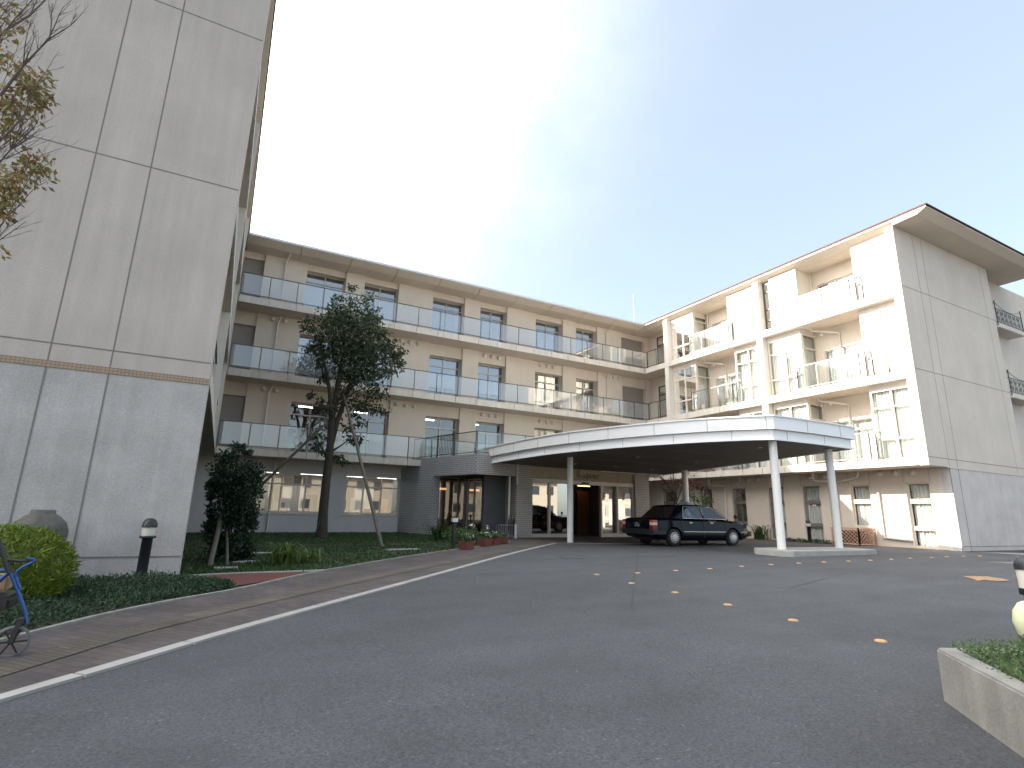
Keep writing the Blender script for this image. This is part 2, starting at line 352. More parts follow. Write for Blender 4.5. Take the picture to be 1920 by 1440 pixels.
def tb(mb, T, u0, u1, d0, d1, z0, z1):
    b = MB().box(u0, u1, d0, d1, z0, z1); b.T(T); mb.add(b.v, b.f); return mb
def curtain(T, u0, u1, z0, z1, d, amp=.035, wl=.13):
    mb = MB(); n = max(6, int((u1-u0)/wl*6)); vs = []; ph = random.random()*6
    for i in range(n+1):
        u = u0+(u1-u0)*i/n; a = amp*(math.sin(2*PI*u/wl+ph)+.5*math.sin(2*PI*u/(wl*2.7)+ph*2))
        vs += [T(u, d+a*.7, z1), T(u+random.uniform(-.01, .01), d+a*1.25, z0)]
    mb.add(vs, [(2*i, 2*i+2, 2*i+3, 2*i+1) for i in range(n)], True); return mb
def window(par, T, u0, u1, z0, z1, d, vs=(), hs=(), fm=None, gm=None, cur=None, bar=.05, thick=.07, lamps=(), label=None, blind=None):
    """frame = the part; pane and curtain are its sub-parts"""
    fm = fm or m_alu; gm = gm or m_pane; mb = MB(); t = thick/2
    us = [u0+bar]+[v for v in vs]+[u1-bar]
    tb(mb, T, u0, u0+bar, d-t, d+t, z0, z1); tb(mb, T, u1-bar, u1, d-t, d+t, z0, z1)
    tb(mb, T, u0+bar, u1-bar, d-t, d+t, z0, z0+bar); tb(mb, T, u0+bar, u1-bar, d-t, d+t, z1-bar, z1)
    for h in hs:
        hz, hh = h if isinstance(h, tuple) else (h, bar); tb(mb, T, u0+bar, u1-bar, d-t-.004, d+t-.004, hz-hh/2, hz+hh/2)
    for v in vs: tb(mb, T, v-bar/2, v+bar/2, d-t+.003, d+t+.003, z0+bar, z1-bar)
    w = mb.build('window', fm, par)
    if label: w['label'] = label
    g = MB(); g.add([T(u0+bar*.5, d+.012, z0+bar*.5), T(u1-bar*.5, d+.012, z0+bar*.5), T(u1-bar*.5, d+.012, z1-bar*.5), T(u0+bar*.5, d+.012, z1-bar*.5)], [(0,1,2,3)]); g.build('pane', gm, w, fix=False)
    for c in (cur or ()): curtain(T, c[0], c[1], c[2], c[3], d+.14).build('curtain', m_curtain, w, fix=False)
    if blind: tb(MB(), T, u0+.03, u1-.03, d+.10, d+.12, blind[0], blind[1]).build('blind', m_curtain, w)
    return w
def vent(par, T, u, d, z, r=.115):
    mb = MB(); prof = [(r*.85, 0), (r, .02), (r*.98, .09), (r*.6, .135), (.005, .15)]
    n = 14; vs = []; fs = []
    for (pr, pz) in prof:
        for k in range(n): a = 2*PI*k/n; vs.append(T(u+pr*math.cos(a), d-pz, z+pr*math.sin(a)))
    for i in range(len(prof)-1):
        for k in range(n): fs.append((i*n+k, i*n+(k+1)%n, (i+1)*n+(k+1)%n, (i+1)*n+k))
    mb.add(vs, fs, True); return mb.build('vent_cap', m_pipe, par)
def railing(par, T, pts, zb, zt, gm, rm, post=True, name='balcony_railing', step=1.2, glassbot=.06):
    """pts: list of (u,d) corners. The rail metal is the part, every glass sheet a sub-part"""
    mb = MB(); panes = []
    for (a, b) in zip(pts[:-1], pts[1:]):
        L = math.hypot(b[0]-a[0], b[1]-a[1]); n = max(1, round(L/step))
        P = [(a[0]+(b[0]-a[0])*i/n, a[1]+(b[1]-a[1])*i/n) for i in range(n+1)]
        mb.bar(T(a[0], a[1], zt), T(b[0], b[1], zt), .045, .035); mb.bar(T(a[0], a[1], zb+.05), T(b[0], b[1], zb+.05), .03, .03)
        for p in P: mb.bar(T(p[0], p[1]+.012, zb-.12), T(p[0], p[1]+.012, zt), .028, .028)
        for p, q in zip(P[:-1], P[1:]):
            e = .03/(L/n); f = lambda s_: (p[0]+(q[0]-p[0])*s_, p[1]+(q[1]-p[1])*s_)
            panes.append((f(e), f(1-e)))
    o = mb.build(name, rm, par)
    for p, q in panes:
        g = MB(); g.add([T(*p, zb+glassbot), T(*q, zb+glassbot), T(*q, zt-.02), T(*p, zt-.02)], [(0,1,2,3)]); g.build('glass_panel', gm, o, fix=False)
    return o

ZB = (3.20, 6.68, 10.17); ZT = (3.50, 7.02, 10.50); ZSOF = 13.28
# =================================================================== CENTRE WING
cen = empty('care_home_building', (11.6, 27.7, 0), 'long cream four-storey centre wing with glass-railed balconies behind the tall tree', 'building')
TC = lambda u, d, z: (u, 27.7+d, z)
BAYS = [(2.45,4.42), (5.40,7.28), (9.28,11.25), (12.25,14.06), (16.07,18.10), (19.10,20.83)]
NICH = [(-1.3,.46), (22.84,24.9)]
for f in range(3):
    z0 = ZT[f]; z1 = (ZB[f+1] if f < 2 else ZSOF); top = (6.04, 9.52, 12.95)[f]
    mb = MB(); zc = [(a, b, z0, z1) for a, b in BAYS+NICH]; zw = [(a, b, z0, top) for a, b in BAYS+NICH]
    wall(mb, -1.94, 25.24, z0, z1, 0, .10, TC, zc+[(-5, -4, z0, top)]); wall(mb, -1.94, 25.24, z0, z1, .10, .6, TC, zw)
    mb.build('wall', m_cream, cen, weld=True, fix=False)
    for a, b in NICH:
        tb(MB(), TC, a, b, .30, .36, z0, top).build('shutter_panel', m_door, cen)
    for i, (a, b) in enumerate(BAYS):
        m = (a+b)/2; wob = random.random()
        lit = f == 0
        hzt = z0+1.97
        bl = None
        if f == 2: bl = (hzt+.04, top-.04)
        cur = []
        if not lit:
            if i % 2: cur = [(a+.06, a+.28, z0+.1, hzt)]
            else: cur = [(b-.40, b-.06, z0+.1, hzt)]
        w = window(cen, TC, a, b, z0+.04, top, .47, vs=(m,), hs=((hzt, .07),), gm=m_panesky if f else m_pane, cur=cur)
        # timber-grey venetian head inside top lights of top floor
        if f == 2:
            vb = MB()
            for k in range(9): tb(vb, TC, a+.06, b-.06, .62, .64, hzt+.06+k*.055, hzt+.09+k*.055)
            vb.build('venetian_blind', m_door, w)
        rd = random.choice((a+.5, m, b-.5))
        sd_ = MB(); tb(sd_, TC, m-.03, m+.03, .40, .435, z0+.08, hzt); sd_.build('sliding_stile', m_alu, w)
for f, (a, b) in enumerate(zip(ZB, ZT)):
    x1 = 25.2
    MB().box(-1.9, x1, 26.50, 37.9, a+.004, b-.004).build('floor_slab', m_soffit, cen)
    mb = MB(); x = -.35-1.2*0
    xs = [-.42]+[.85+1.2*k for k in range(20)]
    xs = [v for v in xs if v < 23.7]+[23.7]
    x_end = 8.2 if f == 0 else 99
    for p, q in zip(xs[:-1], xs[1:]):
        mb.box(p+.014, q-.014, 26.44, 26.50, a, b)
    mb.build('slab_fascia', m_fascia, cen)
    zt = b+1.13
    railing(cen, TC, [(-.42, -1.22), (8.05, -1.22)] if f == 0 else [(-.42, -1.22), (24.0, -1.22)], b+.06, zt, m_bal, m_rail)
    if f == 0: railing(cen, TC, [(8.05, -1.22), (23.9, -1.22)], b+.06, zt, m_balclear, m_rail)
# eaves: bevelled soffit, fascia, gutter, roof
pr = [(-1.30,13.50), (-1.30,13.46), (-.86,ZSOF), (10.2,ZSOF), (10.2,13.62), (-1.26,13.62)]
def eave(T, u0, u1, mb):
    vs = [T(u, d, z) for u in (u0, u1) for d, z in pr]; n = len(pr)
    mb.add(vs, [tuple(range(n)), tuple(range(n, 2*n))[::-1]]+[(i, n+i, n+(i+1)%n, (i+1)%n) for i in range(n)]); return mb
e = MB(); us = [-.44+2.42*k for k in range(11)]
for p, q in zip(us[:-1], us[1:]): eave(TC, p+.014, min(q, 25.2)-.014, e)
e.build('eave', m_soffit, cen)
MB().box(-.44, 23.75, 26.31, 26.42, 13.49, 13.60).build('gutter', m_gutter, cen)
MB().add([(-2,26.42,13.63), (25.2,26.42,13.63), (25.2,32,15.0), (-2,32,15.0), (-2,38,13.63), (25.2,38,13.63)], [(0,1,2,3), (3,2,5,4)]).build('roof', m_roof, cen)
# downpipes
for u in (1.40, 21.5):
    for f in range(3):
        t = (ZB[f+1] if f < 2 else ZSOF)
        MB().tube([(u, 27.62, ZT[f]), (u, 27.62, t-.35 if f < 2 else t-.3), (u+.12, 26.9 if f == 2 else 27.5, t-.02)], .042).build('downpipe', m_pipe, cen)
MB().tube([(2.1, 28.02, -.15), (2.1, 28.02, 3.05)], .042).build('downpipe', m_pipe, cen)
for f, z in ((1, 9.97), (0, 6.45)):
    for u in (1.15, 1.70, 7.62, 8.10, 8.58, 12.66, 13.13, 13.58, 16.50, 16.98, 17.42, 21.3, 22.1, 22.6): vent(cen, TC, u, (.10 if any(a < u < b for a, b in BAYS) else 0), z)
# ground floor wall and wide windows
TG = lambda u, d, z: (u, 28.1+d, z)
mb = MB(); wall(mb, -1.94, 25.24, -.3, 3.20, 0, .4, TG, [(1.42, 4.72, .76, 2.62), (5.48, 8.22, .76, 2.62), (20.3,24.6,.1,2.7)])
mb.build('ground_floor_wall', mat('pale_grey_stucco', (.56,.54,.53), .9, noise=.08, nscale=1, bump=.4, bscale=60, spots=.05), cen)
window(cen, TG, 1.42, 4.72, .78, 2.60, .18, vs=(2.52, 3.62), hs=((2.10,.07),), fm=m_whiteframe, bar=.07)
window(cen, TG, 5.48, 8.22, .78, 2.60, .18, vs=(6.39, 7.31), hs=((2.10,.07),), fm=m_whiteframe, bar=.07)
window(cen, TG, 20.3, 24.6, .12, 2.68, .18, vs=(21.4, 22.5, 23.5), hs=((2.10,.07),), fm=m_rail, bar=.06)
for a, b in ((1.36,4.78), (5.42,8.26)): MB().box(a, b, 28.03, 28.12, .70, .757).build('window_sill', m_alu, cen)
# interiors
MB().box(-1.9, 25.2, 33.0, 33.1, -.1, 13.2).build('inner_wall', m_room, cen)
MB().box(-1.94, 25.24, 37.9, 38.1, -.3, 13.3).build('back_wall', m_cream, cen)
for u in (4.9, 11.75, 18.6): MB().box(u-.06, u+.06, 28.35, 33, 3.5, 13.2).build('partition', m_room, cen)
for y in (29.4, 31.0):
    for x in (2.0, 4.2, 6.4, 8.3): MB().box(x-.55, x+.55, y-.04, y+.04, 2.72, 2.77).build('ceiling_light', m_tube, cen)
for a, b in BAYS[:4]: MB().box((a+b)/2-.4, (a+b)/2+.3, 30.0, 30.08, 6.2, 6.25).build('ceiling_light', m_tube, cen)
MB().box(-1.9, 10, 28.5, 33, 2.85, 2.9).build('room_ceiling', m_ceil, cen)
for i, x in enumerate(np.arange(1.7, 8.2, .8)):          # day-room cupboards seen through the ground floor windows
    h = random.uniform(.9, 2.0); MB().box(x, x+random.uniform(.3,.65), 31.2+random.uniform(-1.5,.3), 31.7, -.1, h).build('cupboard', (m_wood, m_door, m_curtain, m_dark)[i % 4], cen)
for u in (3.0, 6.9): MB().box(u, u+1.1, 32.6, 32.98, .9, 2.2).build('bright_panel', m_curtain, cen)
MB().box(-1.9, 8.2, 28.5, 33, -.12, -.04).build('ground_floor_slab', m_room, cen)


# =================================================================== SIDE WINGS
def side_wing(name, label, X0, sgn, full):
    T = lambda u, d, z: (X0+sgn*d, u, z)
    w = empty(name, (X0+sgn*4, 10.87, 0), label, 'building')
    Y0, Y1 = 10.87, 37.9; far = 8.16 if full else 25.0  # left wing's out-of-view length is added to shade the foreground
    gsh = 1.5 if full else 0.0
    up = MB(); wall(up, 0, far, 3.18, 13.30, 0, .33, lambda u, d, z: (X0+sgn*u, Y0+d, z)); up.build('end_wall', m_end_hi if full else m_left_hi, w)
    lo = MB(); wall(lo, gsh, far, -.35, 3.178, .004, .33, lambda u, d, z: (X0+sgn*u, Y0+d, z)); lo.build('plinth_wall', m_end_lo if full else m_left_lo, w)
    # sealed joints as real thin recesses laid proud by 2 mm
    j = MB(); jx = ((2.16, 1.5) if full else (1.47, 2.29, 4.6))
    for x in jx: j.box(X0+sgn*x-.011, X0+sgn*x+.011, Y0-.0025, Y0+.02, -.1, 13.2)
    for x in ((7.4,) if full else ()): j.box(X0+sgn*x-.008, X0+sgn*x+.008, Y0-.0025, Y0+.02, 3.2, 13.2)
    for z in (3.50, 7.02, 10.57, .17): j.box(X0+sgn*(.02 if z > 3 else gsh+.01), X0+sgn*(far-.01), Y0-.0035, Y0+.02, z-.011, z+.011)
    j.build('wall_joint', m_joint, w)
    if not full: MB().box(X0, X0-far, Y0-.006, Y0+.02, 3.10, 3.21).build('tile_band', m_band, w)
    else: MB().box(X0+1.36, X0+far, Y0-.012, Y0+.02, 3.14, 3.19).build('drip_band', m_soffit, w)
    # slabs
    for f, (a, b) in enumerate(zip(ZB, ZT)):
        s = MB(); tb(s, T, Y0+.33, 26.44, .06, 8.0, a+.004, b-.004); tb(s, T, 26.45, Y1, 1.52, 8.0, a+.004, b-.004); s.build('floor_slab', m_soffit, w)
        s = MB(); ys = [Y0+.33]+[Y0+1.3+1.2*k for k in range(14)]; ys = [y for y in ys if y < 26.3]+[26.42]
        for p, q in zip(ys[:-1], ys[1:]): tb(s, T, p+.012, q-.012, 0, .06, a, b)
        s.build('slab_fascia', m_fascia, w)
    # columns and piers
    for y0, y1 in ((17.55, 17.88), (24.3, 24.62)):
        for f in range(3):
            z0 = ZT[f]; z1 = ZB[f+1] if f < 2 else ZSOF; tb(MB(), T, y0, y1, .003, 1.52, z0, z1).build('pier', m_white, w)
    # recess back wall, both sides
    for f in range(3):
        z0 = ZT[f]; z1 = ZB[f+1] if f < 2 else ZSOF
        holes = []
        for k in (0, 1): holes.append((13.5+6.73*k, 15.3+6.73*k, z0+.03, z0+2.05))
        holes.append((25.0, 26.9, z0+.03, z0+2.55))
        b = MB(); wall(b, Y0+.33, 27.7 if full else 27.7, z0, z1, 1.5, 1.75, T, holes); b.build('recess_wall', m_cream, w)
        for h in holes[:2]: window(w, T, h[0], h[1], h[2], h[3], 1.6, vs=((h[0]+h[1])/2,), hs=((h[3]-.42,.05),), cur=[(h[0]+.06, h[1]-.06, h[2]+.05, h[3]-.05)], gm=m_pane)
        h = holes[2]; window(w, T, h[0], h[1], h[2], h[3], 1.6, vs=(h[0]+1.0,), hs=((h[3]-.6,.06),), fm=m_rail, cur=[(h[0]+.3, h[0]+1.1, h[2]+.05, h[3]-.05)] if f == 1 else None)
    def bay(f, ya, yb, side, cu=True):
        z0 = ZT[f]+.01; z1 = (ZB[f+1] if f < 2 else ZSOF)-.0; zt = z1-.24
        hb = MB(); tb(hb, T, ya, yb, .36, 1.5, zt, z1); hb.build('bay_lintel', m_white, w)
        m = (ya+yb)/2
        cc = [(ya+.07, yb-.07, z0+.05, z1-.80)] if cu else None
        cu_ = []
        for (p, q) in ((ya+.07, m-.03), (m+.03, yb-.07)):
            cu_.append((p, q if random.random() < .75 else p+(q-p)*.75, z0+.05, zt-.05))
        ww = window(w, T, ya, yb, z0, zt, .41, vs=(m,), hs=((z0+2.19, .055), (z0+.86, .075)), fm=m_whiteframe, cur=cu_, bar=.06)
        # side light facing the balcony
        if side:
            ys = ya if side < 0 else yb
            T2 = lambda u, d, z: T(ys+(.03 if side < 0 else -.03)+d*0, .45+u, z)
            T2 = (lambda u, d, z: T(ys+d-.035, .45+u, z)) if side < 0 else (lambda u, d, z: T(ys-d+.035, .45+u, z))
            window(w, T2, 0, 1.04, z0, zt, .035, vs=(), hs=((z0+2.19, .055),), fm=m_whiteframe if full else m_alu, cur=[(.1, .95, z0+.05, zt-.1)], bar=.06)
    for f in range(3):
        z0 = ZT[f]; z1 = ZB[f+1] if f < 2 else ZSOF
        bay(f, 22.45, 24.28, -1)
        bay(f, 11.22, 12.87, +1)
        if f < 2:
            bay(f, 15.70, 17.53, -1); bay(f, 17.90, 19.60, +1)
        else:
            [tb(MB(), T, p_, q_, .26, 1.5, z0, z1).build('white_wall_panel', m_white, w) for p_, q_ in ((17.90, 19.80), (15.55, 17.05))]
            window(w, T, 17.05, 17.53, z0+.01, z1-.02, .41, hs=((z0+2.19,.055), (z0+1.2,.055), (z0+.6, .05)), fm=m_rail, bar=.05)
        for k in (0, 1):
            a = 15.9+6.73*k; b_ = 12.98+6.73*k
            if f == 2 and k == 0: a = 15.5
            rl = railing(w, T, [(a, .45), (a, .11), (b_, .11), (b_-.22, .18), (b_-.36, .36)], ZT[f]+.06, ZT[f]+1.17, m_balclear, m_railgrey if full else m_rail, step=1.0)
        railing(w, T, [(26.3, .11), (24.66, .11)], ZT[f]+.06, ZT[f]+1.13, m_balclear, m_rail, step=.85)
        # pipes in the balcony
        for k in (0, 1):
            p = MB(); u = 14.45+6.73*k-(0 if f < 2 else -1.1)
            t = z1
            if f < 2:
                p.tube([T(u, 1.44, z0), T(u, 1.44, t-.42), T(u+.0, 1.2, t-.40), T(u+.9, .75, t-.16), T(u+.95, .72, t-.01)], .045)
            else: p.tube([T(u, 1.44, z0), T(u, 1.44, t)], .045)
            p.build('downpipe', m_pipe, w)
        if f < 2:
            for u in (13.2, 15.9-.6, 15.9-.2, 19.93, 22.05): vent(w, T, u, 1.5, z1-.22, .1)
    # roof
    e = MB()
    prr = [(-.03,13.50), (-.03,13.46), (.40,ZSOF), (8.0,ZSOF), (8.0,13.62), (0.0,13.62)]
    n = len(prr); ya, yb = (Y0-1.30, 38.0)
    vs = [T(u, d, z) for u in (Y0+.0, yb) for d, z in prr]
    e.add(vs, [tuple(range(n)), tuple(range(n, 2*n))[::-1]]+[(i, n+i, n+(i+1)%n, (i+1)%n) for i in range(n)])
    e.build('eave', m_soffit, w)
    g = MB()      # end overhang: sloping soffit out to the eave edge
    A = [(.0, Y0, ZSOF+.006), (far+3, Y0, ZSOF+.006), (far+3, ya+.30, ZSOF+.02), (-.0, ya+.30, ZSOF+.02)]
    P = lambda x, y, z: (X0+sgn*x, y, z)
    vs = [P(-.02, Y0-.001, 13.285), P(far+3, Y0-.001, 13.285), P(far+3, ya+.35, 13.32), P(-.02, ya+.35, 13.32), P(-.02, ya, 13.50), P(far+3, ya, 13.50), P(-.02, ya, 13.56), P(far+3, ya, 13.56), P(-.02, Y0-.001, 13.62), P(far+3, Y0-.001, 13.62)]
    g.add(vs, [(0,1,2,3), (3,2,5,4), (4,5,7,6), (6,7,9,8), (0,3,4,6,8), (1,9,7,5,2)]); g.build('eave_overhang', m_soffit, w)
    r = MB(); vs = [P(-.06, ya-.05, 13.565), P(far+3, ya-.05, 13.565), P(4.1, ya+4, 15.0), P(4.1, 36, 15.0), P(-.06, 38, 13.565), P(far+3, 38, 13.565),
                    P(-.06, ya-.05, 13.63), P(far+3, ya-.05, 13.63), P(-.06, 38, 13.63), P(far+3, 38, 13.63)]
    r.add(vs, [(6,7,2), (6,2,3,8), (8,3,9), (7,9,3,2), (0,6,8,4), (0,1,7,6), (1,5,9,7)])
    r.build('roof', m_roof, w)
    if full: MB().box(X0+far-.2, X0+far+3, Y0, Y0+3, 13.285, 13.42).build('soffit', m_soffit, w)
    MB().box(*sorted((X0+sgn*5.5, X0+sgn*5.6)), Y0+.33, 37.9, -.3, 13.2).build('inner_wall', m_room, w)
    MB().box(*sorted((X0+sgn*8.0, X0+sgn*8.16)), (Y0+1.8 if full else Y0+.33), 37.9, -.3, 13.3).build('back_wall', m_cream, w)
    for y in (17.7, 21.0, 24.5, 27.7): tb(MB(), T, y-.05, y+.05, 1.76, 5.5, 0, 13.2).build('partition', m_room, w)
    return w, T
right, TR = side_wing('care_home_building', 'sunlit cream right wing with stacked bay windows and a blank end wall', 23.74, 1, True)
left, TL = side_wing('care_home_building', 'blank grey-white wing with panel joints and beige tile band at the left edge', -.44, -1, False)
# right wing ground floor
TRG = lambda u, d, z: (25.24+d, u, z)
GW = [(11.67,12.55,.06,2.62), (14.0,14.86,.80,2.60), (16.3,17.18,.06,2.63), (18.2,19.1,.05,2.63), (20.5,21.4,.05,2.63), (22.83,23.7,.05,2.65), (25.6,26.9,.05,2.7)]
mb = MB(); wall(mb, 11.20, 28.1, -.3, 3.197, 0, .3, TRG, GW); mb.build('ground_floor_wall', m_cream, right)
for i, h in enumerate(GW):
    dark = i in (4, 5, 6)
    window(right, TRG, h[0], h[1], h[2], h[3], .14, hs=(((1.88,.17),(.80,.16)) if h[2] < .5 else ((1.88,.17),)), fm=m_whiteframe if i < 2 else m_railgrey,
           cur=None if dark else [(h[0]+.06, h[1]-.06, h[2]+.05, h[3]-.08)], bar=.06)
for i, h in enumerate(GW[:6]):
    for u in (h[0]-.04, h[1]+.04): MB().box(25.2375, 25.26, u-.006, u+.006, h[3], 3.19).build('wall_joint', m_joint, right)
for u in (12.2, 12.84, 13.48, 15.9, 16.67, 19.64, 20.2): vent(right, TRG, u, 0, 3.03, .12)
for u in (15.45, 21.80):
    p = MB(); p.tube([TRG(u, -.07, .0), TRG(u, -.07, 2.70), TRG(u-.0, -.1, 2.78), TRG(u+.75, -.45, 2.82), TRG(u+.8, -.47, 2.98), TRG(u+.8, -.47, 3.20)], .05)
    p.tube([TRG(u, -.07, 2.74), TRG(u-1.1, -.2, 2.93), TRG(u-1.15, -.2, 3.2)], .045); p.build('downpipe', m_pipe, right)
MB().tube([TRG(13.62, -.07, 2.25), TRG(13.62, -.07, .36), TRG(12.5, -.07, .30)], .05).build('downpipe', m_pipe, right)
for u in (21.0, 23.2, 26.0, 14.4): MB().box(27.4, 28.6, u-.05, u+.05, 2.98, 3.02).build('ceiling_light', m_tube, right)
# far right part beyond the end wall: recessed wall, iron balconies
E0 = 31.9
TE = lambda u, d, z: (E0+u, 10.87+d, z)
mb = MB(); wall(mb, -.1, 6, -.2, 13.28, 1.5, 1.8, TE, [(.35, 1.5, z+.05, z+2.3) for z in ZT]+[(3.2, 4.3, z+.05, z+2.3) for z in ZT]); mb.build('wall', m_cream, right)
for z in ZT: window(right, TE, .35, 1.5, z+.05, z+2.3, 1.6, vs=(.9,), hs=((z+1.8,.05),), fm=m_rail)
mb = MB(); tb(mb, TE, 1.75, 7.0, .6, 1.5, -.2, 13.28); mb.build('pier', m_end_hi, right)
for z, zb in zip(ZT, ZB):
    if z < 4: continue
    s = MB(); tb(s, TE, .15, 2.9, -.05, 1.45, z-.22, z+.02); s.build('balcony_slab', m_white, right, bevel=.02)
    s = MB(); tb(s, TE, .02, 1.7, .95, 1.5, z-.95, z-.82); s.build('window_canopy', m_white, right, bevel=.03)
    for u in (.35, .75, 1.15): vent(right, lambda a, b, c: TE(a, b, c), u, 1.48, z-.62, .11)
    ir = MB()
    for (ua, da, ub, db) in ((.15, 1.4, .15, -.02), (.15, -.02, 2.9, -.02)):
        L = math.hypot(ub-ua, db-da); n = int(L/.14)
        Pp = lambda s_, zz: TE(ua+(ub-ua)*s_, da+(db-da)*s_, zz)
        ir.bar(Pp(0, z+.08), Pp(1, z+.08), .02); ir.bar(Pp(0, z+.75), Pp(1, z+.75), .02)
        ir.tube([Pp(s_, z+.78+.28*abs(2*s_-1)**2) for s_ in np.linspace(0, 1, 9)], .013, 6)
        for k in range(n+1): ir.bar(Pp(k/n, z+.02), Pp(k/n, z+.78), .014)
        for k in range(0, n-2, 3): ir.bar(Pp(k/n, z+.1), Pp((k+2)/n, z+.73), .012); ir.bar(Pp((k+2)/n, z+.1), Pp(k/n, z+.73), .012)
    for p in (TE(.15, -.02, 0), TE(2.9, -.02, 0)): ir.tube([(p[0], p[1], z-.1), (p[0], p[1], z+1.08), (p[0], p[1], z+1.12)], [.022, .022, .045], 8)
    ir.build('iron_railing', m_iron, right)

# =================================================================== ENTRANCE BLOCK
ent = empty('entrance_block', (13, 24, -.08), 'low grey-tiled entrance block with glass sliding doors under the white canopy', 'building')
A = Vector((8.25, 28.1)); B = Vector((9.95, 22.3)); Dn = (B-A).normalized(); Lw = (B-A).length; Nn = Vector((-Dn.y, Dn.x))   # towards +x
def TD(u, d, z): p = A+Dn*u+Nn*d; return (p.x, p.y, z)
uo = (Vector((9.05, 25.4))-A).length
mb = MB(); wall(mb, 0, Lw, -.2, 3.58, 0, .42, TD, [(uo, Lw, -.2, 2.67)]); mb.build('tiled_wall', m_tile, ent)
YF = 22.3
mb = MB(); mb.box(9.965, 12.05, YF+.003, YF+.4, 2.67, 3.58); mb.build('tiled_lintel', m_tilew, ent)
MB().box(12.05, 12.9, YF, YF+1.1, -.2, 3.58).build('tiled_pier', m_tilew, ent)
MB().box(19.08, 20.0, YF, YF+.8, -.2, 3.4).build('tiled_pier', m_tilew, ent)
MB().box(19.3, 20.0, YF+.8, YF+5.6, -.2, 3.4).build('side_wall', m_tilew, ent)
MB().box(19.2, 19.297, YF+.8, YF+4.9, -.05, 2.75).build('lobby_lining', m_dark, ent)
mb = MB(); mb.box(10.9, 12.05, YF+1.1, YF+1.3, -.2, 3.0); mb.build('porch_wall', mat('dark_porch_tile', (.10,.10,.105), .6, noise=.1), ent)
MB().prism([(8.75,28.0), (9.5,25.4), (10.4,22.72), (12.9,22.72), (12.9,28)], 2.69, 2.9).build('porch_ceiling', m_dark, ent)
TP = lambda u, d, z: (u, 25.6+d, z)
m_porchg = glass('porch_glass', (.30,.26,.22), .05)
window(ent, TP, 9.45, 10.88, -.05, 2.66, 0, vs=(10.5,), gm=m_porchg, fm=m_rail, bar=.05, label='porch glazing behind the flower pots')
window(ent, lambda u, d, z: (10.95+d, u, z), 23.62, 25.55, -.05, 2.66, 0, vs=(24.6,), gm=m_porchg, fm=m_rail, bar=.05)
MB().prism([(8.6,28), (9.1,25.9), (10.3,22.9), (19.9,22.75), (19.9,28)], 3.36, 3.56).build('terrace_slab', m_conct, ent)
# stone fascia + header + glazing
for a, b in ((12.905, 13.985), (13.995, 18.10), (18.11, 19.075)): MB().box(a+.004, b-.004, YF+.16, YF+.30, 2.66, 3.30).build('stone_panel', m_stone, ent)
mb = MB(); mb.box(12.905, 19.075, YF+.10, YF+.34, 2.46, 2.645)
for x in (13.93, 15.10, 16.99, 18.0, 19.03): mb.box(x-.045, x+.045, YF+.12, YF+.3, -.1, 2.455)
mb.box(12.905, 15.05, YF+.13, YF+.28, -.1, .10); mb.box(17.04, 19.0, YF+.13, YF+.28, -.1, .12)
mb.build('door_frame', m_alu, ent)
for a, b, nm in ((12.95, 13.88, 'glass_screen'), (13.98, 15.05, 'glass_screen'), (17.04, 17.95, 'sliding_door'), (18.05, 18.98, 'glass_screen')):
    g = MB(); g.add([(a, YF+.2, .1), (b, YF+.2, .1), (b, YF+.2, 2.46), (a, YF+.2, 2.46)], [(0,1,2,3)]); g.build(nm, glass('entrance_glass', (.45,.42,.36), .38), ent, fix=False)
MB().box(15.75, 16.15, YF+.03, YF+.1, 2.49, 2.57).build('door_sensor', m_black, ent)
# lobby interior
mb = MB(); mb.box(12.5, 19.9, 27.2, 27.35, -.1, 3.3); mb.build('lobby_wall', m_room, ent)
MB().box(12.4, 19.9, YF+.4, 27.5, -.1, -.05).build('lobby_floor', mat('lobby_floor_tile', (.12,.11,.10), .3), ent)
MB().box(12.4, 19.9, YF+.36, 27.5, 2.75, 2.85).build('lobby_ceiling', m_ceil, ent)
MB().box(17.7, 18.5, 25.6, 25.8, -.05, 2.3).build('wood_panel', mat('orange_brown_panel', (.13,.055,.025), .5), ent)
mb = MB(); mb.box(17.5, 18.3, 25.2, 25.28, 2.55, 2.60); mb.build('ceiling_light', m_warm, ent)
mb = MB(); mb.box(9.6, 10.4, 27.0, 27.1, 2.1, 2.2); mb.build('wall_light', m_warm, ent)
MB().box(14.2, 14.8, 23.6, 24.0, -.05, 1.1).build('counter', m_dark, ent)
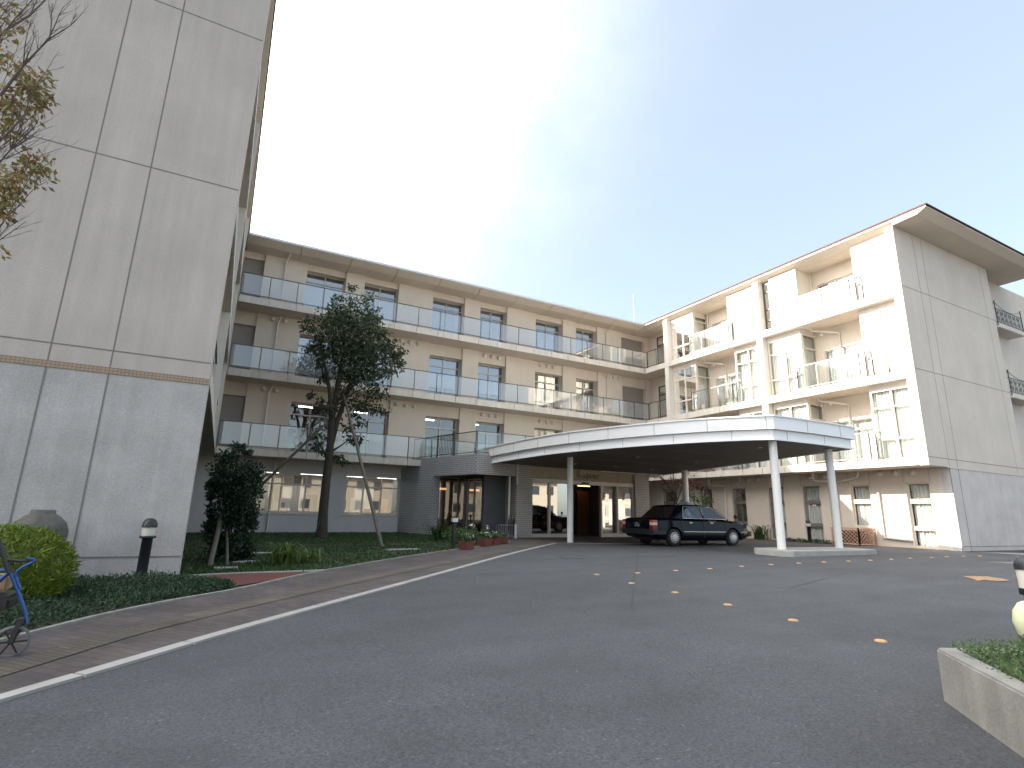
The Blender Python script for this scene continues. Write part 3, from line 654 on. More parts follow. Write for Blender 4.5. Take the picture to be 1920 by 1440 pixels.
# script lettering on the stone panel (strokes in the wall plane)
def script(strokes, x0, z0, sc, rad, y):
    mb = MB()
    for st in strokes: mb.tube([(x0+px*sc+pz*sc*.22, y, z0+pz*sc) for px, pz in st], rad, 6)
    return mb
def arc(cx, cz, rx, rz, a0, a1, n=12): return [(cx+rx*math.cos(R(a0+(a1-a0)*i/n)), cz+rz*math.sin(R(a0+(a1-a0)*i/n))) for i in range(n+1)]
st = [arc(.42,.6,.36,.58,50,320,16), arc(.52,.62,.22,.42,60,300,12)]
x = .95
for ch in 'uspinos':
    if ch == 'u': st += [[(x,.42),(x,.12),(x+.08,0),(x+.2,.05),(x+.25,.42),(x+.25,.05),(x+.33,.02)]]
    if ch == 's': st += [[(x+.24,.5),(x+.1,.38),(x+.22,.18),(x+.12,.0),(x-.02,.05)]]
    if ch == 'p': st += [[(x,.45),(x,-.25)], arc(x+.12,.22,.13,.2,150,-150)]
    if ch == 'i': st += [[(x+.05,.4),(x+.05,.04),(x+.15,.02)], [(x+.07,.58),(x+.08,.62)]]
    if ch == 'n': st += [[(x,.0),(x,.4)], arc(x+.13,.22,.13,.18,160,0)+[(x+.26,0),(x+.32,.02)]]
    if ch == 'o': st += [arc(x+.13,.2,.13,.2,90,450)]
    x += .36 if ch != 'i' else .26
sg = script(st, 15.45, 2.80, .42, .014, YF+.145).build('sign_lettering', mat('bronze_lettering', (.06,.045,.03), .4, metal=.5), ent)
# terrace railing along the diagonal and the front
rl = railing(ent, TD, [(.9, .1), (2.9, .1)], 3.62, 4.62, m_balclear, m_rail, step=1.0, name='terrace_railing')
railing(ent, TD, [(4.3, .1), (Lw-.1, .1)], 3.62, 4.62, m_balclear, m_rail, step=1.6, name='terrace_railing')
railing(ent, lambda u, d, z: (u, YF+.15+d, z), [(9.98, 0), (19.0, 0)], 3.62, 4.62, m_balclear, m_rail, step=1.3, name='terrace_railing')
bg_ = MB(); bg_.bar(TD(2.95,.1,4.62), TD(4.25,.1,4.62), .05); bg_.bar(TD(2.95,.1,3.68), TD(4.25,.1,3.68), .04)
for k in range(11): u = 3.0+k*.122; bg_.bar(TD(u,.1,3.68), TD(u,.1,4.62), .03)
for u in (2.95, 4.25): bg_.bar(TD(u,.1,3.55), TD(u,.1,4.66), .07)
bg_.build('barred_gate', m_rail, ent)
MB().tube([(12.02, YF-.08, 2.3), (12.02, YF-.08, 3.3)], .045).build('downpipe', m_pipe, ent); MB().tube([(11.75, YF+.15, -.1), (11.75, YF+.15, 2.66)], .05).build('downpipe', m_pipe, ent)
# porch lamp
o = empty('wall_lamp', (20.35, YF-.1, 3.1), 'long white wall lamp on the right corner of the entrance block beneath the canopy', 'lamp')
MB().box(20.02, 20.75, YF-.12, YF+.25, 3.10, 3.25).build('lamp_body', m_pipe, o, bevel=.02)
MB().box(20.06, 20.71, YF-.10, YF+.22, 3.055, 3.097).build('lamp_diffuser', m_bollens, o)

# =================================================================== CANOPY
can = empty('entrance_canopy', (15.2, 14, 0), 'large white entrance canopy with a curved panelled edge and dark soffit on round columns', 'canopy')
def zs(y): return 3.4-(y-11)*.018
def unp(px, py, zf):
    d = rr*((px-960)/FPX)+uu*(-(py-720)/FPX)+fw; z = 3.3
    for _ in range(8):
        t = (z-1)/d.z; P = d*t; z = zf(P.y)
    return (P.x, P.y)
edge = [(10.72,22.9), (10.80,21.0), (10.98,18.9), (11.30,17.2), (11.85,15.6), (12.55,14.0), (13.42,12.5), (14.30,11.35), (14.80,10.86)]
# smooth the curved side (Catmull-Rom)
def cr(P, n=4):
    o = []; Q = [P[0]]+P+[P[-1]]
    for i in range(1, len(Q)-2):
        for k in range(n):
            t = k/n; a, b, c, d = [Vector(q) for q in Q[i-1:i+3]]
            o.append(tuple(.5*((2*b)+(c-a)*t+(2*a-5*b+4*c-d)*t*t+(3*b-a-3*c+d)*t*t*t)))
    return o+[P[-1]]
C1 = cr(edge); front = [(14.80,10.86), (15.6,10.80), (16.6,10.76), (17.7,10.76), (18.75,10.80)]
back = [(18.95,12.0), (19.5,15.2), (20.2,18.4), (20.95,22.2)]
outl = C1+front[1:]+back
def offs(P, d):
    n = len(P); o = []
    for i in range(n):
        a = Vector(P[i-1]); b = Vector(P[i]); c = Vector(P[(i+1) % n]); n1 = (b-a).normalized(); n2 = (c-b).normalized()
        q = Vector((n1.y, -n1.x))+Vector((n2.y, -n2.x)); q.normalize(); k = d/max(.5, q.dot(Vector((n1.y, -n1.x)))); o.append(tuple(b+q*k))
    return o
# outline runs from the building round the left curve, so its right-hand normal points outward?
def ring(mb, P, z0, z1, thick=.05):
    Pi = offs(P, -thick) if True else P; n = len(P)-1
    for i in range(n):
        a, b, c, d = P[i], P[i+1], Pi[i+1], Pi[i]
        vs = [(a[0],a[1],z0(a[1])), (b[0],b[1],z0(b[1])), (c[0],c[1],z0(c[1])), (d[0],d[1],z0(d[1])), (a[0],a[1],z1(a[1])), (b[0],b[1],z1(b[1])), (c[0],c[1],z1(c[1])), (d[0],d[1],z1(d[1]))]
        mb.add(vs, [(0,1,5,4), (2,3,7,6), (4,5,6,7), (0,3,2,1), (0,4,7,3), (1,2,6,5)])
area = sum(outl[i-1][0]*outl[i][1]-outl[i][0]*outl[i-1][1] for i in range(len(outl)))
sg_ = 1 if area > 0 else -1
O = lambda d: offs(outl, d*sg_)
def band(name, d, za, zb_, m):
    P = O(d)+[O(d)[0]]; mb = MB(); acc = 0
    ring(mb, P, lambda y: zs(y)+za, lambda y: zs(y)+zb_, .06*sg_); return mb.build(name, m, can)
band('upper_fascia', .10, .31, .70, m_canw); band('top_trim', .14, .70, .745, m_canw); band('lower_fascia', .0, .03, .31, m_canw); band('bottom_trim', .05, -.02, .03, m_canw)
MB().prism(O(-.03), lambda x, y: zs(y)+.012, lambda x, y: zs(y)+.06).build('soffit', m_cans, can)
MB().prism(O(.03), lambda x, y: zs(y)+.62, lambda x, y: zs(y)+.69).build('roof_deck', m_canw, can)
sj = MB()
for y in (12.6, 14.5, 16.4, 18.3, 20.2):
    xs_ = [p for p in outl]
    sj.box(13.2+(14.5-y)*.0+(.9 if y < 13 else (-.9 if y > 15 else 0)), 19, y-.006, y+.006, zs(y)+.004, zs(y)+.02)
sj.build('soffit_joint', m_joint, can)
# vertical joints in the fascia
jt = MB()
def jpos(P, step):
    acc = 0; nxt = step*.6; o = []
    for a, b in zip(P[:-1], P[1:]):
        a = Vector(a); b = Vector(b); L = (b-a).length
        while acc+L > nxt: o.append((a+(b-a)*((nxt-acc)/L), (b-a).normalized())); nxt += step
        acc += L
    return o
for d, za, zb_, st_ in ((.10, .31, .70, 1.72), (.0, .03, .31, 1.80)):
    for p, t in jpos(O(d)[:len(C1)+4], st_):
        nrm = Vector((t.y, -t.x))*sg_
        q = p+nrm*.0015; z = zs(q.y)
        jt.bar((q.x, q.y, z+za+.004), (q.x, q.y, z+zb_-.004), .012, .006, up=(nrm.x, nrm.y, 0))
jt.build('fascia_joint', m_joint, can)
for (x, y) in ((15.10, 11.12), (18.30, 11.35), (12.45, 18.5)):
    b = gz(x, y)+(.14 if y < 12 else 0)
    MB().lathe((x, y, 0), [(.122, b-.02), (.122, b+1.0), (.122, zs(y)+.03)], 28).build('column', m_col, can)
x, y = 20.05, 19.75
MB().lathe((x, y, 0), [(.15, -.05), (.15, zs(y)+.03)], 28).build('column', m_col, can)
for x, y in ((13.97, 20.36), (16.11, 20.17), (14.52, 16.79), (18.47, 20.33), (17.78, 16.83), (16.03, 12.3)):
    f_ = MB().lathe((x, y, zs(y)-.012), [(.075, 0), (.075, .03)], 16).build('downlight', m_alu, can); MB().lathe((x, y, zs(y)-.016), [(.05, 0), (.05, .02)], 16).build('lens', m_bollens, f_)
# kerbed island
isl = [(14.35,10.85), (14.25,10.55), (14.55,10.35), (17.95,10.30), (19.0,10.55), (19.1,11.2), (18.9,11.9), (14.9,11.95), (14.4,11.5)]
o = MB(); o.prism(isl, -.1, .14); o = o.build('traffic_island', m_conct, bevel=.015); tag(o, 'low pale concrete island carrying the two front canopy columns', 'traffic island')

def pl(px, py, z):
    d = rr*((px-960)/FPX)+uu*(-(py-720)/FPX)+fw; t = (z-1)/d.z; return Vector((d.x*t, d.y*t))
# =================================================================== GROUND
def grid(name, xs, ys, m, zoff=0, kind='structure'):
    mb = MB(); n = len(xs); vs = [(x, y, gz(x, y)+zoff) for y in ys for x in xs]
    fs = [(j*n+i, j*n+i+1, (j+1)*n+i+1, (j+1)*n+i) for j in range(len(ys)-1) for i in range(n-1)]
    mb.add(vs, fs, True); return tag(mb.build(name, m), kind=kind)
ax = sorted(set([-600,-300,-150,-80,-40]+[round(v, 2) for v in np.arange(-20, 40.01, .8)]+[60, 90, 150, 300, 600]))
ay = sorted(set([-600,-300,-150,-80,-40]+[round(v, 2) for v in np.arange(-20, 44.01, .8)]+[60, 90, 150, 300, 600]))
grid('driveway', ax, ay, m_asph)
def interp(P, n):
    P = [Vector(p) for p in P]; L = [0]
    for a, b in zip(P[:-1], P[1:]): L.append(L[-1]+(b-a).length)
    o = []
    for i in range(n+1):
        s_ = L[-1]*i/n; k = 0
        while k < len(P)-2 and L[k+1] < s_: k += 1
        t = (s_-L[k])/(L[k+1]-L[k]); o.append(P[k]+(P[k+1]-P[k])*t)
    return o
def strip(name, Pa, Pb, m, zoff, n=40, mm=6, kind='structure', parent=None, lab=None):
    a = interp(Pa, n); b = interp(Pb, n); vs = []
    for i in range(n+1):
        for j in range(mm+1): p = a[i]+(b[i]-a[i])*(j/mm); vs.append((p.x, p.y, gz(p.x, p.y)+zoff))
    fs = [(i*(mm+1)+j, i*(mm+1)+j+1, (i+1)*(mm+1)+j+1, (i+1)*(mm+1)+j) for i in range(n) for j in range(mm)]
    mb = MB().add(vs, fs); o = mb.build(name, m, parent, fix=False)
    if kind: o['kind'] = kind
    return o
KI = cr([(-3.6,1.1), (-1.85,3.62), (-1.03,4.69), (-.66,5.13), (.18,6.15), (1.18,7.26), (3.46,9.73), (7.55,14.17), (11.55,18.25)], 3)
KO = cr([(-3.5,1.0), (-1.78,3.53), (-.97,4.60), (-.57,5.06), (.27,6.07), (1.26,7.17), (3.54,9.64), (7.63,14.08), (11.62,18.17)], 3)
GE = cr([(-3.9,2.6), (-2.3,5.0), (-1.36,6.63), (-.98,7.35), (-.37,8.19), (.42,9.02), (1.18,10.12), (2.05,11.21), (4.46,13.82), (7.2,16.41), (9.54,18.55), (10.4,19.6)], 3)
GEi = [(p[0]-.045, p[1]+.045) for p in GE]
strip('pavement', [(p[0]+.02, p[1]-.02) for p in GE], KI, m_brick, .008, 60, 6)
# forecourt paving in front of the doors and along the right wing
strip('forecourt', [(11.5,18.2), (13,17.6), (14.8,17.25), (17,17.0), (20.2,16.8), (21.5,15.4), (23.2,13.6), (24.4,12.1), (26.2,10.3), (40,9.2)], [(8.9,22.2), (12.9,22.5), (15,22.6), (17,22.6), (19.5,22.5), (25.2,20), (25.2,16), (25.2,13), (27,10.86), (40,10.86)], m_brick, .008, 60, 8)
strip('porch_paving', [(9.56,18.6), (10.4,19.6), (10.6,21.4)], [(11.5,18.2), (11.6,20), (12.9,22.4)], m_brick, .012, 12, 6)
strip('porch_floor', [(9.1,25.6), (9.4,24.5), (10.0,22.35)], [(10.9,25.6), (10.9,23.8), (12.05,22.35)], m_brick, .03, 8, 4)
def kerb(name, Pi_, Po_, h, m, lab, gap=2.0, depth=.12):
    """kerb stones laid end to end with open joints"""
    L = 0; mb = MB(); n = 0
    a = interp(Pi_, 400); b = interp(Po_, 400); tot = sum((a[i+1]-a[i]).length for i in range(400)); per = max(2, round(400/(tot/gap)))
    for s_ in range(0, 400, per):
        e_ = min(s_+per, 400); idx = list(range(s_, e_+1, max(1, (e_-s_)//4)));
        if idx[-1] != e_: idx.append(e_)
        g = .011
        vs = []
        for q, i in enumerate(idx):
            t = 0
            pa, pb = a[i], b[i]
            if q == 0: d = (a[min(i+1, 400)]-a[i]).normalized()*g; pa = pa+d; pb = pb+d
            if q == len(idx)-1: d = (a[i]-a[i-1]).normalized()*g; pa = pa-d; pb = pb-d
            za = gz(pa.x, pa.y)
            vs += [(pa.x, pa.y, za-depth), (pb.x, pb.y, za-depth), (pb.x, pb.y, za+h), (pa.x, pa.y, za+h)]
        nq = len(idx); fs = [(4*i+k, 4*i+(k+1)%4, 4*i+4+(k+1)%4, 4*i+4+k) for i in range(nq-1) for k in range(4)]+[(0,1,2,3), (4*nq-1,4*nq-2,4*nq-3,4*nq-4)]
        mb.add(vs, fs)
    o = mb.build(name, m); return tag(o, kind='structure')
kerb('kerb', KI, KO, .022, m_kerb, '', gap=1.0)
kerb('garden_edging', GEi, GE, .03, m_conc, '', gap=1.2)
kerb('flush_kerb', [(11.57,18.3), (13,17.7), (14.8,17.35), (17,17.1), (20.2,16.9)], [(11.6,18.2), (13,17.6), (14.8,17.27), (17,17.02), (20.2,16.82)], .014, m_kerb, '')
TM = [((a.x+b.x)/2, (a.y+b.y)/2) for a, b in zip(interp(GE, 40), interp(KI, 40))]
TM = [(-3.4,2.3), (-2.0,4.35), (-1.25,5.60), (-.93,6.15), (-.55,6.72), (.45,7.87), (2.05,9.58), (4.2,11.75), (6.5,14.0), (8.6,16.2), (10.4,18.2), (11.6,19.8), (13.5,21.2), (15.8,21.8)]
TMc = cr(TM, 3); dn = []
for i, p in enumerate(TMc):
    a = Vector(TMc[max(0, i-1)]); b = Vector(TMc[min(len(TMc)-1, i+1)]); t = (b-a).normalized(); dn.append((p[0]+t.y*.30, p[1]-t.x*.30))
o = strip('tactile_paving', TMc, dn, m_tact, .014, 80, 2)
# lawn / soil / red path
strip('lawn', [(-1.94,11.1), (-1.94,28.05), (-1.9,28.06), (8.3,28.06)][:2]+[(-1.9,28.06)], [(.35,11.2), (3,16), (8.3,28.0)], m_lawn, .012, 30, 12)
strip('lawn', [(.30,11.2), (3,16), (8.25,28.0)], [(2.0,11.25), (6.3,15.7), (9.3,18.5), (9.9,20.5), (9.6,22.2)][:1]+[(4.4,13.9), (7.15,16.45), (9.5,18.65), (10.2,19.7), (9.8,22.2)], m_lawn, .014, 30, 14)
strip('red_path', [(-.7,10.5), (-.45,10.86), (.49,11.08), (1.79,10.95), (2.0,11.22)], [(-.75,10.4), (-.2,9.91), (.28,9.30), (.95,9.98), (1.95,11.2)], m_redpath, .016, 30, 6)
kerb('path_edging', [(-.44,11.0), (.49,11.16), (1.2,11.14), (1.95,11.2)], [(-.44,10.93), (.49,11.09), (1.2,11.07), (1.95,11.13)], .03, m_kerb, '')
strip('planting_bed', [(-5,3.0), (-2.35,5.05), (-1.42,6.68), (-1.03,7.4), (-.42,8.25), (.36,9.1)], [(-6,10.85), (-4,10.86), (-2,10.86), (-1.2,10.86), (-.75,10.5), (.22,9.3)], m_soil, .012, 30, 8)
# line of thin timber edging in the lawn
kerb('lawn_edging', [(-1.5,18.6), (1.0,18.35), (3.64,18.05), (6.5,18.4), (8.2,18.7), (9.4,19.4)], [(-1.5,18.56), (1.0,18.31), (3.64,18.01), (6.5,18.36), (8.2,18.66), (9.43,19.36)], .05, m_stake, '', gap=4)
kerb('lawn_edging', [(.3,13.7), (1.2,14.0), (4.5,15.5), (5.6,15.9)], [(.3,13.67), (1.2,13.97), (4.5,15.47), (5.6,15.87)], .035, m_stake, '', gap=4)
# stepping stones
for (x, y, a, w_, l_, lab) in ((1.2,15.5,.1,.9,.28,'flat grey stepping slab behind the lily clump'), (.62,13.2,.8,.45,.25,'small tilted grey stepping slab left of the lily clump'), (.27,11.98,0,.42,.25,'flat grey stone at the foot of the dark young tree'),
                            (4.9,15.95,.1,1.0,.30,'long flat stepping slab in the lawn near the brick path')):
    o = MB(); o.box(-w_/2, w_/2, -l_/2, l_/2, -.05, .035); o = o.build('stepping_stone', m_conct, bevel=.012); o.location = (x, y, gz(x, y)+.01); o.rotation_euler.z = a
    tag(o, lab, 'stone', 'stepping stones in the lawn')
# manhole
mh = MB().lathe((8.35, 12.33, gz(8.35,12.33)), [(.33, -.01), (.33, .006), (.30, .008), (.005, .008)], 32).build('manhole_cover', mat('cast_iron', (.045,.045,.05), .7, noise=.3, nscale=20)); tag(mh, 'round dark manhole cover in the asphalt near the entrance', 'manhole')
# worn orange road marking
def flat(name, poly, m, lab, cat):
    mb = MB(); cx = sum(p[0] for p in poly)/len(poly); cy = sum(p[1] for p in poly)/len(poly)
    mb.add([(p[0], p[1], gz(p[0], p[1])+.009) for p in poly], [tuple(range(len(poly)))]); o = mb.build(name, m, fix=False); return tag(o, lab, cat, kind='structure')
flat('road_marking', [tuple(pl(a_, b_, -.03)) for a_, b_ in ((1804,1080), (1835,1080.5), (1852,1081), (1880,1084.5), (1894,1088), (1868,1088.5), (1845,1086.5), (1832,1088), (1824,1084.5))], m_paintor, 'worn orange arrow painted on the asphalt at right', 'road marking')
# old paving seams in the asphalt
m_seam = mat('bitumen_seam', (.040,.039,.041), .8, noise=.3, nscale=8)
def seam(P, w0):
    Q = interp(P, 60); vs = []
    for i, p in enumerate(Q):
        t = (Q[min(i+1, 60)]-Q[max(i-1, 0)]).normalized(); nn = Vector((-t.y, t.x)); w_ = w0*random.uniform(.3, 1.3); o_ = random.uniform(-.02, .02)
        for s_ in (-1, 1): q_ = p+nn*(w_*s_/2+o_); vs.append((q_.x, q_.y, gz(q_.x, q_.y)+.006))
    tag(MB().add(vs, [(2*i, 2*i+1, 2*i+3, 2*i+2) for i in range(60)]).build('asphalt_seam', m_seam, fix=False), kind='structure')
seam([(14.2,16.8), (9.6,11.2), (6.2,7.4), (4.6,5.5)], .022)
seam([(20.5,8.0), (12,7.3), (8.5,6.2)], .014)

# road studs
studA = [(5.89,7.94), (6.79,7.93), (7.84,8.07), (8.84,8.16), (10.02,8.37), (11.16,8.52), (12.29,8.63), (13.4,8.73), (14.52,8.80), (15.59,8.86), (16.79,8.96), (17.94,9.05), (19.25,9.12), (20.23,9.17), (21.32,9.19), (22.33,9.17)]
studB = [(5.18,2.94), (5.32,3.86), (5.47,4.81), (5.61,5.81), (5.69,6.79)]
words = ['nearest', 'second', 'third', 'fourth', 'fifth', 'sixth', 'seventh', 'eighth', 'ninth', 'tenth', 'eleventh', 'twelfth', 'thirteenth', 'fourteenth', 'fifteenth', 'sixteenth']
sm = None
def ang(x, y): return math.atan2(y, x)
for row, (pts, nm) in enumerate(((studA, 'A'), (studB, 'B'))):
    for i, (x, y) in enumerate(pts):
        z = 1-(1-0)*1  # pixel footprints were taken at z=0
        k = 1-gz(x, y); X, Y = x*k, y*k
        if sm is None:
            o = MB().lathe((0,0,0), [(.056,-.01), (.056,.006), (.042,.014), (.005,.018)], 20).build('road_stud', m_orange); sm = o
        else: o = sm.copy(); COL.objects.link(o)
        o.location = (X, Y, gz(X, Y)); o.scale = (1,1,1)
        if row == 0: lab = ('leftmost orange road stud' if i == 0 else words[i]+' orange road stud from the left')+' in the long row to the right'
        else: lab = ('nearest' if i == 0 else words[i]+' nearest')+' orange road stud in the short line towards the camera'
        tag(o, lab, 'road stud', 'orange road studs in the asphalt')

# =================================================================== FOLIAGE
def leaves(mb, C, rad, n, size, flat_=1.0, droop=0, elong=1.6, shell=.5, needle=False):
    """n leaf quads scattered in an ellipsoid"""
    d = rng.normal(size=(n, 3)); d /= np.linalg.norm(d, axis=1)[:, None]
    r_ = rng.random(n)**(shell); P = np.array(C)+d*r_[:, None]*np.array(rad)
    ax_ = rng.normal(size=(n, 3)); ax_[:, 2] = ax_[:, 2]*flat_-droop; ax_ += d*.6; ax_ /= np.linalg.norm(ax_, axis=1)[:, None]
    s_ = rng.normal(size=(n, 3)); s_ = np.cross(ax_, s_); s_ /= np.linalg.norm(s_, axis=1)[:, None]+1e-9
    L = size*(.7+.6*rng.random(n))[:, None]; Wd = L/elong/2
    a = P; b = P+ax_*L*.5+s_*Wd; c = P+ax_*L; e_ = P+ax_*L*.5-s_*Wd
    V = np.stack([a, b, c, e_], 1).reshape(-1, 3); F = np.arange(4*n).reshape(-1, 4); mb.arr(V, F)
def atY(px, py, Y):
    d = rr*((px-960)/FPX)+uu*(-(py-720)/FPX)+fw; t = Y/d.y; P = d*t; return (P.x, P.y, P.z+1)
# --- central tree
tr = empty('tree', (3.75, 23.4, -.14), 'tall dark evergreen tree propped by logs on the lawn before the balconies', 'tree')
TY = 23.2
def br(px, py, dy=0): return atY(px, py, TY+dy)
tk = MB(); base = br(603, 1005)
tk.tube([(base[0], base[1], -.25), (base[0], base[1], .05), br(606, 960), br(612, 900), br(618, 850), br(622, 790), br(632, 730), br(640, 680)], [.27, .22, .185, .17, .155, .13, .11, .07], 12)
tk.tube([br(619, 840), br(632, 790, .1), br(650, 740, .2), br(668, 690, .3), br(675, 640, .3), br(668, 590, .3)], [.12, .11, .09, .07, .05, .03], 8)
tk.tube([br(622, 790), br(618, 730, -.2), br(610, 690, -.3), br(602, 655, -.4), br(600, 640, -.4)], [.11, .08, .06, .04, .03], 8)
for pts, r1 in (([(616,860),(600,835),(590,815),(585,800)], .05), ([(616,850),(640,835),(660,820)], .05), ([(632,760),(665,735),(700,720)], .05), ([(640,700),(680,690),(720,670),(750,672)], .05),
                ([(612,720),(603,690),(592,665),(580,645)], .04), ([(640,690),(645,640),(650,590),(660,555)], .05), ([(638,700),(625,650),(618,615)], .04), ([(655,730),(690,705),(715,680)], .04), ([(622,770),(640,740),(655,700)], .05)):
    k = len(pts); dy = random.uniform(-.6, .6); tk.tube([br(x, y, dy*i/k) for i, (x, y) in enumerate(pts)], [r1*(1-.7*i/(k-1)) for i in range(k)], 6)
tk.build('trunk', m_bark, tr)
lf = MB()
clumps = [(664,562,24,18),(640,585,30,24),(688,590,26,24),(660,605,48,34),(618,600,24,20),(700,632,34,28),(640,640,44,34),(600,628,26,20),(578,622,16,16),(592,650,22,18),(670,660,44,34),(715,662,36,26),(726,690,26,18),(690,700,42,28),(655,705,34,26),(738,668,12,10),(752,660,11,12),(752,678,10,10),
          (700,735,28,16),(712,722,22,14),(675,755,26,14),(640,745,22,14),(622,770,20,16),(690,760,34,16),(712,765,20,14),(585,658,18,12),(603,683,9,12),(606,705,10,10),(720,625,16,14),(708,605,14,12),(590,820,20,10),(598,835,14,9),(660,818,22,14),(650,800,18,12),(672,826,14,10),(604,752,8,8),(584,742,6,5),(628,858,16,8),(640,862,12,8),(605,845,10,8),(632,560,10,8),(660,540,7,9),(690,560,12,10),(725,648,20,18),(575,600,12,10),(680,790,14,10),(668,780,16,10)]
dpt = TY/ (fw.y) 
for (px, py, rx, ry) in clumps:
    for _ in range(max(2, int(rx*ry/110))):
        q = (px+random.uniform(-.5,.5)*rx, py+random.uniform(-.5,.5)*ry); dy = random.uniform(-1.3, 1.3)*min(1, rx/30)
        C = br(q[0], q[1], dy); sx = rx*24.5/FPX*.74; sz = ry*24.5/FPX*.66
        leaves(lf, C, (sx, max(sx, .35), sz), int(26+sx*sz*150), .18, droop=.7, elong=2.3, shell=.45)
lf.build('crown', m_leaf_dk, tr, fix=False)
# --- dark young tree by the left wing
t2 = empty('young_tree', (.35, 13.7, -.16), 'dark bushy young tree beside the left wing with pale stakes at its foot', 'tree')
def b2(px, py, dy=0): return atY(px, py, 13.7+dy)
tk = MB(); tk.tube([b2(427,1062), b2(430,1000), b2(438,930), b2(445,860)], [.06,.055,.04,.02], 8); tk.tube([b2(433,1010), b2(415,960,.2), b2(405,915,.3)], [.03,.02,.015], 6); tk.tube([b2(433,990), b2(455,930,.2), b2(465,880,-.2)], [.03,.02,.015], 6); tk.build('trunk', m_bark, t2)
lf = MB()
for (px, py, rx, ry) in [(443,845,16,14),(440,862,32,18),(425,885,34,22),(460,885,34,24),(410,910,24,18),(440,920,46,28),(475,915,22,22),(432,955,42,28),(465,955,26,24),(415,985,30,20),(450,985,30,22),(405,1005,24,16),(430,1015,34,20),(455,1020,22,16),(440,1038,24,10),(415,1035,18,8),(400,1030,14,14),(445,1048,30,12),(470,1030,14,16),(425,1050,16,10),(395,960,12,22),(398,995,12,18),(470,960,12,18),(393,905,9,7),(392,930,8,5),(452,838,6,6),(465,850,7,6),(395,985,10,8),(478,985,7,7),(482,900,7,6)]:
    for _ in range(max(2, int(rx*ry/150))):
        C = b2(px+random.uniform(-.5,.5)*rx, py+random.uniform(-.5,.5)*ry, random.uniform(-.45,.45)*min(1, rx/20)); sx = rx*14.3/FPX*.6; sz = ry*14.3/FPX*.6
        leaves(lf, C, (sx, max(sx,.2), sz), int(70+sx*sz*2600), .07, elong=1.9, shell=.5)
lf.build('crown', m_leaf_sm, t2, fix=False)
# --- support poles
def pole(a, b, r_, lab, m=m_stake):
    o = MB().tube([a, tuple((Vector(a)+Vector(b))/2+Vector((.01,.0,.01))), b], [r_*1.08, r_, r_*.9], 10).build('support_pole', m); return tag(o, lab, 'pole', 'log props holding the trees')
pole((atY(390,1003,24.6)[0], 24.6, -.17), br(606, 798, -.1), .058, 'dark log prop leaning right onto the tall tree from behind the young tree')
pole((4.62, 17.2, gz(4.6,17)), atY(645, 742, 22.8), .058, 'long log prop slanting from the lawn up to the right of the tall tree')
pole((-.01, 12.47, -.17), b2(417, 955, -.1), .05, 'pale log stake leaning into the dark young tree')
pole((.30, 12.62, -.17), b2(424, 985, 0), .03, 'thin pale stake close beside the trunk of the dark young tree')
pole(br(592, 1000, -.5), br(601, 968, -.3), .03, 'short dark stick leaning on the base of the tall tree', m_bark)
# --- tree at the left edge (autumn leaves, bare twigs)
t3 = empty('autumn_tree', (-3.3, 6.8, -.19), 'half-bare tree with brown-green autumn leaves at the top left edge', 'tree')
tw = MB(); lf = MB()
def b3(px, py, dy=0): return Vector(atY(px, py, 6.9+dy))
tk = MB(); tk.tube([(-3.3,6.8,-.25), (-3.32,6.8,1.5), (-3.3,6.85,2.6), b3(-120,420), b3(-90,250), b3(-60,80)], [.13,.11,.09,.07,.05,.03], 10)
def twig(p, d, L, r_, lev):
    n = 4; pts = [p]; q = p.copy(); dd = d.copy()
    for i in range(n):
        dd = (dd+Vector((random.uniform(-.12,.12), random.uniform(-.12,.12), random.uniform(-.04,.14)))).normalized(); q = q+dd*L/n; pts.append(q.copy())
    (tk if lev == 0 else tw).tube(pts, [r_*(1-.6*i/n) for i in range(n+1)], 5 if lev else 6, caps=False)
    if lev < 3:
        for k in range(6 if lev == 0 else (5 if lev == 1 else 3)):
            i = random.randint(1, n); side = Vector((random.uniform(-.7,.9), random.uniform(-.6,.6), random.uniform(-.05,.8)))
            twig(pts[i], (dd*.75+side*.75).normalized(), L*random.uniform(.38,.6), r_*.42, lev+1)
for (a, b) in (((-110,300),(20,120)), ((-60,130),(60,-20)), ((-110,420),(10,240)), ((-120,520),(0,330)), ((0,180),(75,60)), ((-90,350),(40,205)), ((-100,400),(45,300)), ((-110,560),(5,395)), ((-80,60),(30,-40))):
    dy = random.uniform(-.5,.5); A_ = b3(*a, dy*.4); B_ = b3(*b, dy); twig(A_, (B_-A_).normalized(), (B_-A_).length, .017, 0)
tk.build('trunk', m_twig, t3); tw.build('twigs', m_twig, t3)
for (px, py, rx, ry, n) in [(10,30,22,20,24),(60,170,20,16,20),(35,125,16,14,16),(75,150,18,16,30),(55,160,26,24,60),(20,190,26,22,50),(70,185,22,18,60),(8,215,20,20,60),(40,215,20,10,18),(15,240,14,14,30),(60,300,24,16,50),(45,330,28,16,60),(10,330,20,20,46),(75,320,18,10,24),(12,370,18,22,56),(5,400,12,14,36),(20,350,20,12,30),(95,310,6,4,3),(55,215,10,8,8),(7,470,8,5,6),(0,110,14,18,20),(8,80,12,14,14),(35,15,14,10,8),(20,60,16,10,10)]:
    C = b3(px, py, random.uniform(-.3,.3)); sx = rx*8.4/FPX; leaves(lf, C, (sx, .16, ry*8.4/FPX), int(n*2.1), .07, droop=.6, elong=2.2, shell=.6)
lf.build('leaves', m_leaf_aut, t3, fix=False)
